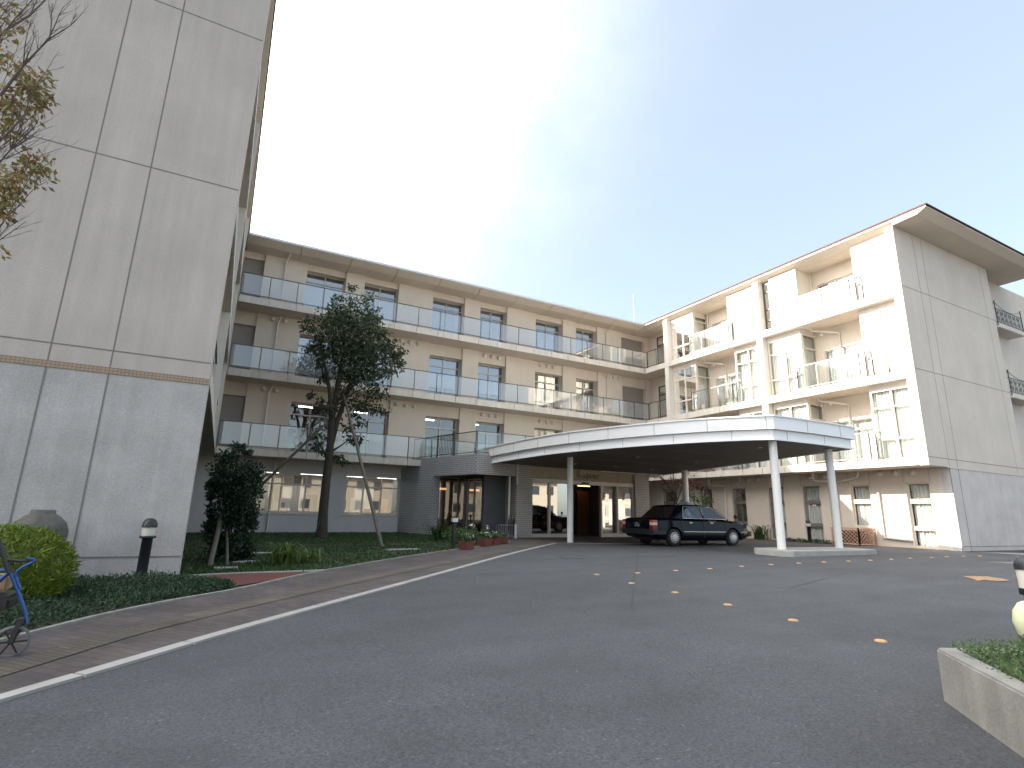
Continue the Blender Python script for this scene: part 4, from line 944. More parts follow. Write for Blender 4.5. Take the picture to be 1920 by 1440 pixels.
# --- red-leafed small tree at the inner corner
t4 = empty('red_leaf_tree', (21.9, 22.6, -.02), 'thin small tree with sparse dark red leaves in the inner corner behind the taxi', 'tree')
def b4(px, py, dy=0): return Vector(atY(px, py, 22.6+dy))
tk = MB()
for pts in ([(1268,1000),(1266,950),(1262,915),(1255,880)], [(1267,945),(1280,910),(1293,885)], [(1264,925),(1245,900),(1230,885)], [(1268,950),(1300,915),(1318,905)], [(1264,930),(1262,890),(1270,865)], [(1266,940),(1248,920),(1238,912)]):
    k = len(pts); tk.tube([b4(x, y) for x, y in pts], [.05*(1-.7*i/(k-1)) for i in range(k)], 6)
tk.build('trunk', m_bark, t4); lf = MB()
for (px, py, rx, ry, n) in [(1240,885,14,9,40),(1262,878,16,10,46),(1285,875,14,10,50),(1248,903,12,10,60),(1275,905,14,12,60),(1298,905,16,12,80),(1315,915,12,9,50),(1232,893,8,7,22),(1290,925,12,9,34),(1305,890,12,8,30)]:
    leaves(lf, b4(px, py), (rx*27/FPX*.8, .5, ry*27/FPX*.8), n, .12, elong=1.7, shell=.7)
lf.build('leaves', m_leaf_red, t4, fix=False)
g_ = MB()
for px, py in ((1293,930),(1300,940),(1310,936),(1322,934),(1330,942),(1285,950),(1240,960),(1252,965)): leaves(g_, b4(px, py, -.3), (.35,.3,.3), 60, .13, elong=2)
o = g_.build('shrub', m_leaf_jun, fix=False); tag(o, 'low green shrub against the right wing just behind the taxi roof', 'shrub')
# --- yellow-green conifer ball and urn
bu = empty('conifer_bush', (-2.05, 8.7, -.17), 'bright yellow-green clipped conifer bush at the left edge behind the blue walker', 'bush')
lf = MB(); leaves(lf, (-2.13, 8.72, .18), (.66,.64,.52), 11000, .075, elong=5, shell=.14, droop=-.5); leaves(lf, (-2.0, 8.7, .0), (.5,.55,.3), 2500, .07, elong=5, shell=.4); leaves(lf, (-2.7, 8.6, .15), (.6,.6,.5), 4000, .075, elong=5, shell=.2)
lf.build('foliage', m_leaf_bush, bu, fix=False)
MB().tube([(-2.1,8.75,-.2), (-2.1,8.75,.3)], [.05,.03], 8).build('trunk', m_bark, bu)
ur = MB().lathe((-2.24, 10.3, -.17), [(.12,0), (.16,.15), (.26,.42), (.335,.66), (.335,.76), (.29,.88), (.20,.97), (.15,.995), (.145,1.0), (.145,1.05), (.12,1.055)], 32).build('stone_urn', m_urn); tag(ur, 'weathered grey-brown urn standing behind the conifer bush against the left wall', 'urn')
# --- ground cover between path and left wing
lf = MB(); pts = []
bed_o = interp([(-3.6,3.4), (-2.36,5.10), (-1.45,6.72), (-1.06,7.44), (-.46,8.28), (.30,9.12)], 60); bed_i = interp([(-5,10.3), (-3.6,10.4), (-2.3,10.55), (-1.6,10.6), (-.85,10.4), (.18,9.35)], 60)
for i in range(8000):
    k = random.randint(0, 60); t = random.random()**.8; p = bed_o[k]+(bed_i[k]-bed_o[k])*t
    h = .10+.10*min(1, t*3)*(.6+.4*math.sin(p.x*5+p.y*3)); pts.append((p.x, p.y, h))
for x, y, h in pts: leaves(lf, (x, y, gz(x, y)+h*.45), (.09,.09,h*.45), 9, .045, elong=3, shell=.6)
o = lf.build('groundcover', m_leaf_cov, fix=False); tag(o, kind='stuff', label='dark creeping groundcover between the brick path and the left wall')
# --- lawn grass tufts (visible part)
n = 26000; lf = MB()
U = rng.random((n*3, 2)); X_ = -1.5+U[:, 0]*11.3; Y_ = 11.2+U[:, 1]**1.4*16.7
# keep inside the lawn: left of the path edge line
ge = interp(GE, 80); gx = np.array([p.x for p in ge]); gy = np.array([p.y for p in ge])
lim = np.interp(Y_, gy, gx); wx = 8.25+(28.1-Y_)*.293; keep = (X_ < lim-.1) & (X_ < np.where(Y_ > 22, wx, 99)-.1) & (Y_ > 11.25); X_ = X_[keep][:n]; Y_ = Y_[keep][:n]; n = len(X_)
Zg = np.array([gz(x, y) for x, y in zip(X_, Y_)])+.01
th = rng.random(n)*2*PI; hgt = .03+.045*rng.random(n); wd = .012+.01*rng.random(n); ln = rng.normal(size=(n,2))*.02
a = np.stack([X_-np.cos(th)*wd, Y_-np.sin(th)*wd, Zg], 1); b = np.stack([X_+np.cos(th)*wd, Y_+np.sin(th)*wd, Zg], 1); c = np.stack([X_+ln[:,0], Y_+ln[:,1], Zg+hgt], 1)
lf.arr(np.stack([a,b,c],1).reshape(-1,3), np.arange(3*n).reshape(-1,3)); o = lf.build('lawn_grass', m_grass, fix=False); tag(o, kind='stuff', label='short dark green grass of the garden lawn')
# --- strap-leaved clumps
def lily(x, y, r_, h, n, lab, m=m_leaf_lily):
    mb = MB(); z = gz(x, y)+.01
    for i in range(n):
        a = random.random()*2*PI; L = h*random.uniform(.7,1.25); bend = random.uniform(.5,1.5)*r_; w_ = random.uniform(.012,.022); px, py = -math.sin(a)*w_, math.cos(a)*w_
        ox, oy = random.gauss(0, r_*.28), random.gauss(0, r_*.28); vs = []
        for k in range(5):
            t = k/4; rr_ = bend*t**1.4; zz = L*math.sin(t*PI*random.uniform(.60,.88))*.8; wk = (1-t**2)*1.0+.05
            vs += [(x+ox+math.cos(a)*rr_-px*wk, y+oy+math.sin(a)*rr_-py*wk, z+zz), (x+ox+math.cos(a)*rr_+px*wk, y+oy+math.sin(a)*rr_+py*wk, z+zz)]
        mb.add(vs, [(2*k, 2*k+1, 2*k+3, 2*k+2) for k in range(4)])
    o = mb.build('strap_leaf_plant', m, fix=False); return tag(o, lab, 'plant')
lily(1.30, 12.55, .42, .48, 90, 'yellow-green strap-leaved clump in the middle of the lawn')
lily(1.85, 12.75, .36, .34, 50, 'lower fringe of strap leaves at the right of the lawn clump')
lily(7.90, 21.0, .55, .62, 110, 'green strap-leaved clump at the foot of the tiled porch wall', leafmat('agapanthus_leaf', [(.03,.07,.02), (.06,.11,.03)]))
lily(8.9, 20.6, .5, .5, 70, 'dark strap-leaved clump just right of the thin lamp post', leafmat('iris_leaf', [(.02,.05,.02), (.035,.075,.03)]))
lily(24.55, 19.2, .55, .75, 80, 'spiky green clump in front of the taxi bonnet by the right wing', leafmat('spiky_leaf', [(.03,.07,.02), (.07,.11,.03)]))
lf = MB()
for k in range(26): leaves(lf, (24.4+random.uniform(-.3,.3), 14.9+k*.11, .06), (.22,.15,.09), 50, .08, elong=2)
o = lf.build('low_hedge', m_leaf_cov, fix=False); tag(o, 'low dark hedge strip along the foot of the right wing', 'hedge')
# --- flower planters
def flowerbox(x, y, rz, L, lab, fl, hh=.3):
    o = empty('flower_pot', (x, y, gz(x, y)+.015), lab, 'flower pot', 'terracotta flower troughs beside the path', rz)
    b = MB(); a, c = L/2, .13; h = .22; t = .86
    vs = [(-a*t,-c*t,0),(a*t,-c*t,0),(a*t,c*t,0),(-a*t,c*t,0),(-a,-c,h),(a,-c,h),(a,c,h),(-a,c,h),(-a+.02,-c+.02,h),(a-.02,-c+.02,h),(a-.02,c-.02,h),(-a+.02,c-.02,h),(-a+.03,-c+.03,h-.04),(a-.03,-c+.03,h-.04),(a-.03,c-.03,h-.04),(-a+.03,c-.03,h-.04)]
    b.add(vs, [(0,3,2,1)]+[(i,(i+1)%4,4+(i+1)%4,4+i) for i in range(4)]+[(4+i,4+(i+1)%4,8+(i+1)%4,8+i) for i in range(4)]+[(8+i,8+(i+1)%4,12+(i+1)%4,12+i) for i in range(4)]+[(12,13,14,15)])
    b.box(-a-.012, a+.012, -c-.012, -c+.006, h-.03, h+.004); b.build('pot', m_terra, o, local=True)
    lf = MB()
    for k in range(9): leaves(lf, (random.uniform(-a*.8,a*.8), random.uniform(-.06,.06), h+random.uniform(.03,hh*.6)), (.1,.09,hh*.35), 34, .06, elong=1.6)
    lf.build('foliage', m_leaf_jun, o, local=True, fix=False)
    if fl:
        f = MB()
        for k in range(fl):
            f = MB(); leaves(f, (random.uniform(-a*.8,a*.8), random.uniform(-.12,.08), h+random.uniform(.06,hh*.8)), (.02,.02,.02), 5, .035, elong=1.1); f.build('flower', m_petal, o, local=True, fix=False)
        if 0: f.build('flowers', m_petal, o, local=True, fix=False)
flowerbox(6.87, 15.85, .72, .62, 'nearest terracotta trough with a few pale flowers, beside the thin lamp post', 4)
flowerbox(8.10, 17.15, .70, .66, 'middle terracotta trough overflowing with white flowers', 16)
flowerbox(8.75, 17.75, .70, .50, 'terracotta trough squeezed between the middle and the farthest ones', 5)
flowerbox(9.35, 18.35, .70, .60, 'farthest terracotta trough with small green plants near the entrance', 1, .18)
lf = MB()
for k in range(30): leaves(lf, (7.9+random.uniform(-.5,1.0), 18.4+random.uniform(-.5,.8), .05+random.random()*.32), (.16,.16,.14), 40, .09, elong=2)
o = lf.build('flowering_shrub', m_leaf_jun, fix=False); tag(o, 'leafy green shrub with white blooms behind the terracotta troughs', 'shrub')
f = MB()
for q in ((8.0,18.2,.56), (8.15,18.3,.52), (8.6,18.1,.5)): leaves(f, q, (.07,.06,.05), 9, .06, elong=1.1)
f.build('blooms', m_petal, o, fix=False)

# =================================================================== BOLLARD LAMPS
def bollard(x, y, H_, lab, post_r=.075):
    z = gz(x, y); s_ = H_/.97; o = empty('bollard_lamp', (x, y, z), lab, 'bollard lamp', 'dark garden bollard lamps')
    MB().lathe((x, y, z), [(post_r*s_, -.03), (post_r*s_, .66*s_), (.115*s_, .665*s_), (.115*s_, .70*s_), (.10*s_, .702*s_)], 24).build('post', m_bolpost, o)
    MB().lathe((x, y, z), [(.092*s_, .703*s_), (.096*s_, .83*s_)], 24).build('lens', m_bollens, o)
    MB().lathe((x, y, z), [(.108*s_, .828*s_), (.108*s_, .86*s_), (.10*s_, .90*s_), (.075*s_, .945*s_), (.04*s_, .967*s_), (.004, .97*s_)], 24).build('cap', m_bolpost, o)
    return o
bollard(-.92, 10.42, .96, 'large dark bollard lamp standing in the groundcover before the left wing wall')
bollard(24.6, 16.6, 1.02, 'dark bollard lamp against the right wing wall beyond the island column')
x, y = 6.8, 16.76; z = gz(x, y)
o = empty('path_light', (x, y, z), 'thin black path light with a square white head by the flower troughs', 'path light')
MB().box(x-.045, x+.045, y-.045, y+.045, z-.02, z+.80).build('post', m_black, o)
MB().box(x-.085, x+.085, y-.085, y+.085, z+.80, z+.93).build('lens', mat('white_acrylic', (.7,.7,.72), .3), o)
MB().box(x-.095, x+.095, y-.095, y+.095, z+.93, z+.965).build('cap', m_black, o)
# right-edge bollard behind the planter
d_ = rr*((1926-960)/FPX)+uu*(-(1040-720)/FPX)+fw; t_ = 6.4/math.hypot(d_.x, d_.y); bx, by = d_.x*t_, d_.y*t_
bz = 1+d_.z*t_
o = empty('bollard_lamp', (bx, by, -.13), 'black-capped bollard lamp cut by the right edge of the view above the juniper planter', 'bollard lamp', 'dark garden bollard lamps')
MB().lathe((bx, by, 0), [(.055,-.15), (.055,bz-.33), (.095,bz-.32), (.095,bz-.27)], 20).build('post', m_bolpost, o)
MB().lathe((bx, by, 0), [(.088,bz-.268), (.093,bz-.12)], 20).build('lens', m_bollens, o)
MB().lathe((bx, by, 0), [(.10,bz-.12), (.10,bz-.08), (.07,bz-.02), (.004,bz)], 20).build('cap', m_bolpost, o)
d_ = rr*((1935-960)/FPX)+uu*(-(1150-720)/FPX)+fw; t_ = 8.0/math.hypot(d_.x, d_.y)
o = MB().lathe((d_.x*t_, d_.y*t_, -.14), [(.09,0), (.14,.06), (.165,.17), (.15,.28), (.10,.36), (.06,.38)], 24).build('round_pot', mat('pale_yellow_glaze', (.62,.64,.40), .4)); tag(o, 'pale yellow rounded pot half hidden by the junipers at the right edge', 'pot')

# =================================================================== RAISED PLANTER (bottom right)
P0 = Vector((4.46, 2.19)); Dr = (Vector((3.20,1.02))-P0).normalized()
def pl(px, py, z):
    d = rr*((px-960)/FPX)+uu*(-(py-720)/FPX)+fw; t = (z-1)/d.z; return Vector((d.x*t, d.y*t))
zt_ = .18
a0 = pl(1750, 1213, zt_); a1 = pl(1920, 1302, zt_); dr = (a1-a0).normalized(); nr = Vector((-dr.y, dr.x))
if nr.x < 0: nr = -nr
a1 = a0+dr*5.0
pw = empty('planter_wall', (a0.x, a0.y, -.14), 'low stained concrete planter wall at the bottom right corner', 'planter wall')
in0 = pl(1793, 1215, zt_); in1 = pl(1920, 1278, zt_); di = (in1-in0).normalized(); in1 = in0+di*5.0
MB().prism([tuple(a0+dr*.04), tuple(a1), tuple(in1), tuple(in0), tuple(in0+nr*.0+(in0-a0)*.0), tuple(a0+(in0-a0)*.25)], -.2, zt_-.0).build('concrete_wall', m_conc, pw, bevel=.012)
b0 = in0; c0 = pl(1840, 1185, zt_); c1 = c0+Vector((5.5, .6))
c1 = pl(1920, 1216, zt_); dc = (c1-in0).normalized(); nc = Vector((-dc.y, dc.x)); nc = nc if nc.y > 0 else -nc
MB().prism([tuple(in0+dc*.0), tuple(in0+dc*6), tuple(in0+dc*6+nc*.14), tuple(in0+dc*.05+nc*.14)], -.2, zt_-.03).build('return_wall', m_conc, pw)
MB().prism([tuple(in0), tuple(in1), tuple(in1+dc*6), tuple(in0+dc*6)], -.15, zt_-.07).build('soil', m_soil, pw)
lf = MB(); cnt = 0
V1 = in1-in0; V2 = dc*4.0
for i in range(6500):
    s_, t_ = random.random()*.75, random.random()**1.2
    p = in0+V1*s_+V2*t_+Vector((random.gauss(0,.02)-.02, random.gauss(0,.02)))
    h = .06+.13*(.5+.5*math.sin(p.x*6.1+p.y*2.3)*math.cos(p.y*7.7))*min(1, .3+t_*5)
    leaves(lf, (p.x, p.y, zt_-.03+h*.6), (.06,.06,.05), 11, .030, elong=3.5, shell=.7, droop=-.3)
o = lf.build('juniper_groundcover', m_leaf_jun, fix=False); tag(o, kind='stuff', label='feathery green creeping juniper filling the concrete planter')

# =================================================================== LATTICE, RACK, ANTENNA
la = empty('lattice_screen', (24.5, 14.4, 0), 'reddish wooden lattice screen box against the right wing by the island', 'screen')
def lattice(P, Q, h, name):
    mb = MB(); P = Vector(P); Q = Vector(Q); L = (Q-P).length; T_ = lambda u, z: (P.x+(Q.x-P.x)*u/L, P.y+(Q.y-P.y)*u/L, z)
    for z in (.06, h): mb.bar(T_(0, z), T_(L, z), .05)
    for u in (0, L): mb.bar(T_(u, -.02), T_(u, h+.02), .05)
    s_ = .17
    for k in np.arange(-h, L, s_):
        for sgn in (0, 1):
            a, b = max(k, 0), min(k+h, L)
            if b-a < .05: continue
            za, zb_ = a-k, b-k
            if sgn: za, zb_ = h-za, h-zb_
            mb.bar(T_(a, .06+za*(h-.06)/h), T_(b, .06+zb_*(h-.06)/h), .036, .014)
    return mb.build(name, m_wood, la)
lattice((24.35, 15.35), (24.3, 14.15), .72, 'lattice_panel'); lattice((24.3, 14.15), (25.15, 13.95), .72, 'lattice_panel'); lattice((24.75, 14.1), (24.9, 13.9), .7, 'lattice_panel')
bk = MB().box(24.55, 25.15, 14.25, 15.2, .05, .62).build('storage_box', mat('brown_board', (.05,.03,.022), .8, noise=.2), la)
rk = empty('umbrella_stand', (11.45, 21.9, -.08), 'grey slatted metal umbrella stand against the porch pier, with dark umbrellas', 'umbrella stand')
mb = MB(); RX = 10.95
for k in range(9): mb.box(RX+k*.11, RX+.03+k*.11, 21.85, 21.88, -.07, .5); mb.box(RX+k*.11, RX+.03+k*.11, 22.1, 22.13, -.07, .5)
mb.box(RX-.02, RX+.93, 21.84, 21.89, .46, .5); mb.box(RX-.02, RX+.93, 21.84, 21.89, .0, .04); mb.box(RX-.02, RX+.93, 22.09, 22.14, .46, .5); mb.box(RX-.02, RX, 21.85, 22.13, .46, .5); mb.box(RX+.91, RX+.93, 21.85, 22.13, .46, .5)
mb.build('slatted_frame', m_steel, rk); MB().lathe((11.75, 21.75, -.08), [(.07,0), (.07,.6)], 16).build('ash_tube', mat('pale_steel', (.6,.6,.62), .35, metal=.3), rk)
for k, (dx, h) in enumerate(((.0,.95), (.1,.88), (.17,1.0), (-.12,.85))):
    u = MB(); bx_ = 11.6+dx; u.tube([(bx_,21.98,.0), (bx_+.02,21.97,.45), (bx_+.03,21.97,.75)], [.02,.045,.03], 8); u.tube([(bx_+.03,21.97,.75), (bx_+.04,21.97,h), (bx_+.07,21.95,h+.03), (bx_+.09,21.94,h-.03)], .01, 6)
    tag(u.build('umbrella', m_black), ['black umbrella standing in the middle of the stand', 'black umbrella right of the middle one in the stand', 'tallest black umbrella in the stand', 'black umbrella at the left of the bunch in the stand'][k], 'umbrella', 'umbrellas in the stand')
o = MB().tube([(26.0,30,14.2), (26.04,30,17.6)], .02, 6).build('antenna', m_gutter); tag(o, 'thin lightning rod rising above the roof corner where the wings meet', 'antenna')
MB().box(9.95, 9.97, 24.2, 24.25, 0, 0.9) 
o = empty('sign_post', (9.9, 24.3, -.07), 'thin steel rope post standing inside the porch', 'post')
MB().lathe((9.9, 24.3, -.07), [(.14,0), (.14,.02), (.02,.03), (.02,.9), (.035,.92), (.03,.96), (.004,.97)], 16).build('post', m_steel, o)

o = MB(); o.box(24.15, 24.5, 19.75, 20.35, 7.03, 7.42); tag(o.build('storage_box', mat('pale_green_plastic', (.45,.52,.44), .5), bevel=.02), 'pale green box on the third-floor balcony of the right wing', 'box')
lf = MB(); leaves(lf, (24.25, 20.5, 7.35), (.15,.15,.2), 160, .07); tag(lf.build('potted_flowers', m_leaf_aut, fix=False), 'orange-leaved potted plant beside the green box on the balcony', 'potted plant')
# =================================================================== TAXI
tx = empty('taxi', (16.52, 16.22, 0), 'black saloon taxi with a roof sign parked under the canopy, tail towards the camera', 'taxi', rz=R(-1.6))
tx.location.z = gz(16.5, 16)-.0
m_car = mat('black_car_paint', (.002,.003,.008), .07, spec=.18)
m_chrome = mat('chrome_trim', (.6,.6,.6), .2, metal=1)
m_carg = glass('car_glass', (.42,.50,.55), .03)
m_tyre = mat('tyre_rubber', (.015,.015,.016), .8)
m_hub = mat('silver_wheel_cover', (.50,.51,.54), .35, metal=.4)
m_seat = mat('white_seat_cover', (.6,.62,.66), .9)
HW = .86; XW = 1.5
def sect(x, zb, zt, w, rnd=.1, tumble=.04):
    return [(x, -w+.10, zb), (x, -w+.01, zb+.10), (x, -w, zb+.34), (x, -w+.015, zb+.42), (x, -w+tumble, zt-rnd), (x, -w+tumble+.06, zt-.02), (x, -w+.28, zt+.005), (x, 0, zt+.012)]
st_ = [(-2.52,.42,.90,.74), (-2.49,.34,.97,.80), (-2.40,.30,1.0,.845), (-2.1,.24,1.015,.86), (-1.55,.22,1.02,.865), (-1.0,.20,1.01,.865), (0,.20,1.0,.865), (1.0,.20,.985,.865), (1.25,.21,.975,.862), (1.6,.22,.955,.86), (2.05,.24,.92,.85), (2.30,.28,.88,.83), (2.42,.32,.84,.79), (2.46,.42,.76,.72)]
body = MB(); rings = []
for x, zb, zt, w in st_:
    h = sect(x, zb, zt, w, .10 if zt > .9 else .06); full_ = h+[(p[0], -p[1], p[2]) for p in h[-2::-1]]; rings.append(full_)
n = len(rings[0]); vs = [p for r_ in rings for p in r_]
fs = [(i*n+k, i*n+(k+1)%n, (i+1)*n+(k+1)%n, (i+1)*n+k) for i in range(len(rings)-1) for k in range(n)]
fs += [tuple(range(n))[::-1], tuple(range((len(rings)-1)*n, len(rings)*n))]
body.add(vs, fs, False); bo = body.build('body', m_car, tx, local=True)
# wheel arches: cut with cylinders
cut = MB()
for x in (-XW, XW):
    for s_ in (-1, 1): cut.lathe((x, s_*.70, .31), [(.385,-.35), (.385,.35)], 28, axis='y')
cu = cut.build('cut', m_black, tx, local=True)
bm_ = bo.modifiers.new('b', 'BOOLEAN'); bm_.operation = 'DIFFERENCE'; bm_.object = cu; bm_.solver = 'EXACT'
bpy.context.view_layer.update(); dg = bpy.context.evaluated_depsgraph_get()
nm_ = bpy.data.meshes.new_from_object(bo.evaluated_get(dg)); bo.modifiers.clear(); bo.data = nm_
bpy.data.objects.remove(cu)
try:
    for p in bo.data.polygons: p.use_smooth = True
    bo.data.set_sharp_from_angle(angle=R(28))
except Exception: pass
# cabin: roof + pillars + glass
ZR = 1.50; belt = .995
def corner(x, z, w): return (x, w, z)
A0, A1 = (1.30, .97), (.55, 1.47)          # windscreen base/top (x,z)
C0, C1_ = (-1.66, 1.01), (-1.10, 1.47)     # rear screen base/top
wb, wt = .80, .64
roof = MB(); rs = []
for x, z in ((-1.22,1.455), (-1.05,1.495), (-.5,1.525), (.1,1.522), (.45,1.495), (.60,1.455)):
    rs.append([(x,-wt-.03,z-.06), (x,-wt-.01,z-.02), (x,-wt+.10,z), (x,0,z+.012), (x,wt-.10,z), (x,wt+.01,z-.02), (x,wt+.03,z-.06), (x,wt-.1,z-.055), (x,0,z-.05), (x,-wt+.1,z-.055)])
n = 10; roof.add([p for r_ in rs for p in r_], [(i*n+k, i*n+(k+1)%n, (i+1)*n+(k+1)%n, (i+1)*n+k) for i in range(5) for k in range(n)]+[tuple(range(n))[::-1], tuple(range(5*n, 6*n))], True)
roof.build('roof', m_car, tx, local=True)
for s_ in (-1, 1):
    pil = MB(); pil.bar((A0[0],s_*wb,A0[1]), (A1[0],s_*wt,A1[1]), .05, .05); pil.build('front_pillar', m_car, tx, local=True); pil = MB()
    pil.add([(-1.70,s_*(wb+.0),1.0), (-1.06,s_*(wb+.005),1.0), (-.92,s_*(wt+.03),1.46), (-1.16,s_*(wt+.02),1.46), (-1.66,s_*(wb-.07),1.0), (-1.06,s_*(wb-.05),1.0), (-.92,s_*(wt-.03),1.46), (-1.16,s_*(wt-.04),1.46)], [(0,1,2,3), (7,6,5,4), (0,3,7,4), (1,5,6,2), (3,2,6,7), (0,4,5,1)]); pil.build('rear_pillar', m_car, tx, local=True)
    MB().bar((.02,s_*(wb+.0),.99), (-.02,s_*(wt+.02),1.46), .07, .04).build('centre_pillar', m_car, tx, local=True)
tr_ = MB()
for s_ in (-1, 1):
    tr_.tube([(1.24,s_*(wb+.012),1.0), (.0,s_*(wb+.022),1.005), (-1.05,s_*(wb+.018),1.01), (-1.0,s_*(wb-.02),1.2), (-.93,s_*(wt+.055),1.40), (-.85,s_*(wt+.05),1.445), (.0,s_*(wt+.05),1.45), (.50,s_*(wt+.045),1.435), (1.24,s_*(wb+.012),1.0)], .011, 5)
    tr_.box(-2.3, -1.93, s_*.863, s_*.874, .515, .535); tr_.box(-1.07, 1.08, s_*.864, s_*.876, .515, .535); tr_.box(1.93, 2.25, s_*.855, s_*.868, .515, .535)
    for x in (-.78, .28): tr_.box(x, x+.16, s_*.845, s_*.88, .84, .865)
tr_.box(-2.505, -2.49, -.5, .5, .90, .92); tr_.build('chrome_trim', m_chrome, tx, local=True)
gap = MB()
for s_ in (-1, 1):
    for x in (-.02, -1.12, 1.12): gap.box(x-.006, x+.006, s_*.862, s_*.8665, .30, .97)
gap.build('door_gaps', m_black, tx, local=True)
for s_ in (-1, 1):
    for (x0, x1, x2, x3) in ((-1.02, -.02, -.05, -.90), (.05, 1.20, .52, .02)):
        g = MB(); g.add([(x0,s_*(wb+.002),1.0), (x1,s_*(wb+.002),1.0), (x2,s_*(wt+.025),1.455), (x3,s_*(wt+.025),1.455)], [(0,1,2,3)]); g.build('side_window', m_carg, tx, local=True, fix=False)
g = MB(); g.add([(A0[0],-wb,A0[1]+.01), (A0[0],wb,A0[1]+.01), (A1[0],wt,A1[1]), (A1[0],-wt,A1[1])], [(0,1,2,3)]); g.build('windscreen', m_carg, tx, local=True, fix=False)
g = MB(); g.add([(C0[0],-wb+.03,C0[1]), (C0[0],wb-.03,C0[1]), (C1_[0]-.08,wt-.02,C1_[1]), (C1_[0]-.08,-wt+.02,C1_[1])], [(0,1,2,3)]); g.build('rear_window', m_carg, tx, local=True, fix=False)
for x, y, l_ in ((-.95,-.36,0), (-.95,.36,0), (.2,-.36,0), (.2,.36,0)):
    s = MB(); s.box(x-.12, x+.06, y-.24, y+.24, .55, 1.12); s.box(x-.10, x+.0, y-.13, y+.13, 1.12, 1.30); s.box(x, x+.45, y-.24, y+.24, .5, .62); s.build('seat', m_seat, tx, local=True, bevel=.04)
for x in (-XW, XW):
    for s_ in (-1, 1):
        wq = MB().lathe((x, s_*.76, .31), [(.20,-.09), (.28,-.095), (.315,-.07), (.32,0), (.315,.07), (.28,.095), (.20,.09)], 32, axis='y').build('wheel', m_tyre, tx, local=True)
        h = MB().lathe((x, s_*(.858 if s_ > 0 else .858), .31), [(.205, -.012), (.205, .0), (.19, .006), (.12,.002), (.07,.012), (.01,.016)] if s_ > 0 else [(.205,.012), (.205,0), (.19,-.006), (.12,-.002), (.07,-.012), (.01,-.016)], 32, axis='y').build('wheel_cover', m_hub, wq, local=True)
        k_ = MB()
        for q in range(14):
            a = 2*PI*q/14; yy = s_*(.858+.0135); k_.bar((x+.135*math.cos(a), yy, .31+.135*math.sin(a)), (x+.190*math.cos(a), yy, .31+.190*math.sin(a)), .03, .012, up=(0,1,0))
        k_.build('cover_slots', m_black, wq, local=True)
bp_ = MB(); bp_.box(-2.62, -2.38, -.84, .84, .40, .60); bp_.box(-2.56, -1.9, -.885, -.85, .42, .58); bp_.box(-2.56, -1.9, .85, .885, .42, .58); bp_.box(2.36, 2.56, -.82, .82, .36, .56); bp_.build('bumper', mat('satin_black_bumper', (.012,.013,.015), .5), tx, local=True, bevel=.03)
for s_ in (-1, 1):
    tl_ = MB().box(-2.535, -2.30, s_*.70, s_*.868, .56, .93).build('tail_lamp', m_black, tx, local=True, bevel=.01)
    MB().box(-2.545, -2.33, s_*.71, s_*.874, .84, .92).build('amber_lens', mat('amber_lens', (.45,.09,.015), .25), tl_, local=True)
    MB().box(-2.545, -2.33, s_*.71, s_*.874, .745, .838).build('clear_lens', mat('clear_lens', (.6,.55,.52), .2), tl_, local=True)
    MB().box(-2.545, -2.33, s_*.71, s_*.874, .60, .743).build('red_lens', mat('red_lens', (.20,.006,.01), .2), tl_, local=True)
    MB().box(2.30, 2.475, s_*.56, s_*.82, .62, .78).build('headlamp', mat('headlamp_glass', (.6,.58,.5), .15), tx, local=True, bevel=.02)
    m_ = MB(); m_.tube([(1.72,s_*.76,.94), (1.70,s_*.82,1.06)], .015, 6); m_.lathe((1.70, s_*.83, 1.11), [(.03,-.05), (.075,-.03), (.085,.02), (.07,.03)], 14, axis='x'); m_.build('fender_mirror', m_black, tx, local=True)
pt = MB().box(-2.548, -2.535, -.17, .17, .66, .83).build('number_plate', mat('dark_green_plate', (.012,.03,.022), .5), tx, local=True)
# plate characters  "・1 16" in white
seg = {'1': [((.5,0),(.5,1))], '6': [((.9,1),(.3,.75)), ((.3,.75),(.1,.35)), ((.1,.35),(.35,0)), ((.35,0),(.8,.05)), ((.8,.05),(.85,.4)), ((.85,.4),(.2,.48))]}
ch = MB(); yy = .02
for c_, y0 in (('1', .045), ('1', -.055), ('6', -.10)):
    for (p, q) in seg[c_]: ch.bar((-2.551, y0-p[0]*.045+.02, .68+p[1]*.085), (-2.551, y0-q[0]*.045+.02, .68+q[1]*.085), .012, .004, up=(1,0,0))
ch.box(-2.552, -2.549, -.05, .07, .79, .815); ch.box(-2.552, -2.549, .10, .12, .70, .73); ch.build('characters', m_petal, pt, local=True)
rsn = MB(); rsn.box(-.20, .02, -.26, .26, 1.53, 1.66); ro_ = rsn.build('roof_sign', mat('pale_blue_sign', (.45,.48,.58), .4), tx, local=True, bevel=.03)
rb = MB()
for y0 in (-.17, -.06, .05, .15): rb.bar((-.203, y0, 1.56), (-.203, y0+.05, 1.63), .012, .004, up=(1,0,0)); rb.bar((-.02+.05*0-.15, -.262, 1.57), (-.05, -.262, 1.62), .012, .004, up=(0,1,0))
rb.build('sign_marks', m_rail, ro_, local=True)
MB().box(2.43, 2.475, -.5, .5, .60, .78).build('grille', m_chrome, tx, local=True, bevel=.01)
MB().box(-2.1, 2.1, -.72, .72, .19, .30).build('underbody', m_black, tx, local=True)

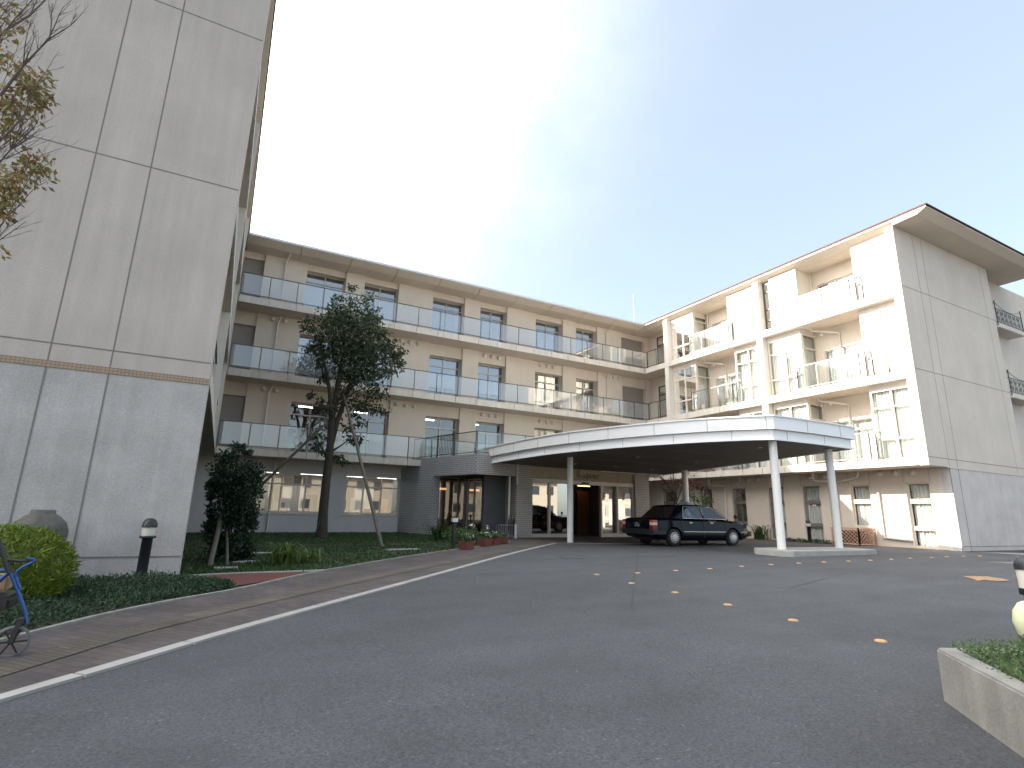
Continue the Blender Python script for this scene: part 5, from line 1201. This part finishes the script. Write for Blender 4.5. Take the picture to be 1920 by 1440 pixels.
# =================================================================== BLUE ROLLATOR (left edge)
ro = empty('rollator', (-1.35, 5.75, -.18), 'blue rollator walker cut by the left edge on the brick path', 'walker')
m_blue = mat('metallic_blue_tube', (.03,.085,.26), .3, metal=.5)
def q(px, py, dy=0):
    p = atY(px, py, 5.8); return (p[0]-dy*.95, p[1]+dy, p[2])
fr = MB()
fr.tube([q(50,1168), q(48,1148), q(35,1112), q(18,1070)], .014, 8)
fr.tube([q(38,1105), q(30,1082), q(33,1070), q(45,1062), q(58,1056), q(66,1051), q(64,1049), q(50,1047)], .012, 8)
fr.tube([q(18,1072), q(0,1088), q(-40,1112)], .016, 8); fr.tube([q(18,1070), q(5,1040), q(-8,1000), q(-25,980)], .014, 8)
fr.tube([q(-60,1180,-.0), q(-45,1110), q(-28,1060), q(-15,1000), q(-25,960)], .014, 8)
fr.tube([q(18,1070,.0), q(18,1068,.55)], .012, 8); fr.tube([q(-60,1180,.5), q(-45,1110,.5), q(-25,960,.5)], .014, 8); fr.tube([q(50,1168,.5), q(48,1148,.5), q(18,1070,.5)], .014, 8)
fr.build('frame', m_blue, ro)
wp = MB(); wp.tube([q(62,1050), q(40,1052), q(12,1049)], .011, 8); wp.tube([q(18,1075), q(3,1030), q(-8,1000)], .02, 8); wp.build('padding', m_black, ro)
MB().box(*[f(q(-60,1120)[0], q(20,1120)[0]) for f in (min, max)], 5.85, 6.2, .16, .27).build('seat_bag', m_black, ro, bevel=.03)
MB().box(*[f(q(-50,1090)[0], q(5,1090)[0]) for f in (min, max)], 5.95, 6.1, .29, .42).build('tan_bag', mat('tan_bag', (.30,.20,.12), .8), ro, bevel=.02)
for (px, py, dy) in ((20,1205,.0), (-75,1205,.0), (20,1205,.5), (-75,1205,.5)):
    c = q(px, py, 0); c = (c[0]-dy*.95, 5.8+dy, -.062)
    w_ = MB()
    an = R(20)
    w_.lathe((0,0,0), [(.098,-.012), (.112,-.014), (.118,0), (.112,.014), (.098,.012)], 32, axis='y', ring=True); wo = w_.build('wheel', mat('grey_wheel_rubber', (.13,.15,.15), .7), ro, local=True)
    wo.location = Vector(c)-Vector(ro.location); wo.rotation_euler.z = R(12)
    s_ = MB(); s_.lathe((0,0,0), [(.02,-.02), (.02,.02)], 12, axis='y')
    for k in range(6): a = PI*2*k/6; s_.bar((0,0,0), (.10*math.cos(a),0,.10*math.sin(a)), .012, .012)
    s_.build('spokes', m_black, wo, local=True)
    f_ = MB(); f_.bar((c[0],c[1]-.035,c[2]), (c[0]+.035,c[1]-.03,c[2]+.15), .03, .012, up=(0,1,0)); f_.bar((c[0],c[1]+.035,c[2]), (c[0]+.035,c[1]+.03,c[2]+.15), .03, .012, up=(0,1,0)); f_.box(c[0]+.01,c[0]+.06,c[1]-.035,c[1]+.035,c[2]+.135,c[2]+.17); f_.build('fork', m_black, ro)

# =================================================================== what stands behind the camera (seen in the glass)
m_hw = mat('house_render', (.50,.44,.34), .9, noise=.05); m_hr = mat('grey_house_roof', (.09,.09,.095), .8, noise=.2, nscale=4)
def house(x, y, w_, d_, h_, lab):
    o = empty('house', (x, y, -.1), lab, 'house', 'houses across the road')
    MB().box(x-w_/2, x+w_/2, y-d_/2, y+d_/2, -.1, h_).build('wall', m_hw, o)
    a, b = w_/2+.6, d_/2+.6; MB().add([(x-a,y-b,h_), (x+a,y-b,h_), (x+a,y+b,h_), (x-a,y+b,h_), (x-a*.55,y,h_+2.2), (x+a*.55,y,h_+2.2)], [(0,1,5,4), (1,2,5), (2,3,4,5), (3,0,4), (0,3,2,1)]).build('roof', m_hr, o)
    k = int(w_/2.4)
    for i in range(k):
        for z in (1.0, 3.7):
            u = x-w_/2+1.2+i*2.4
            if u+.8 > x+w_/2: continue
            f = MB().box(u, u+1.1, y+d_/2, y+d_/2+.04, z, z+1.2).build('window', m_rail, o); MB().box(u+.07, u+1.03, y+d_/2+.04, y+d_/2+.05, z+.07, z+1.13).build('pane', mat('dark_house_glass', (.05,.06,.07), .1), f)
house(14, -26, 16, 8, 5.4, 'cream house with a grey hipped roof across the road, mirrored in the entrance glass')
house(36, -27, 15, 8, 5.6, 'cream house beyond the first one across the road')
house(-6, -28, 14, 8, 5.4, 'cream house farthest left across the road')
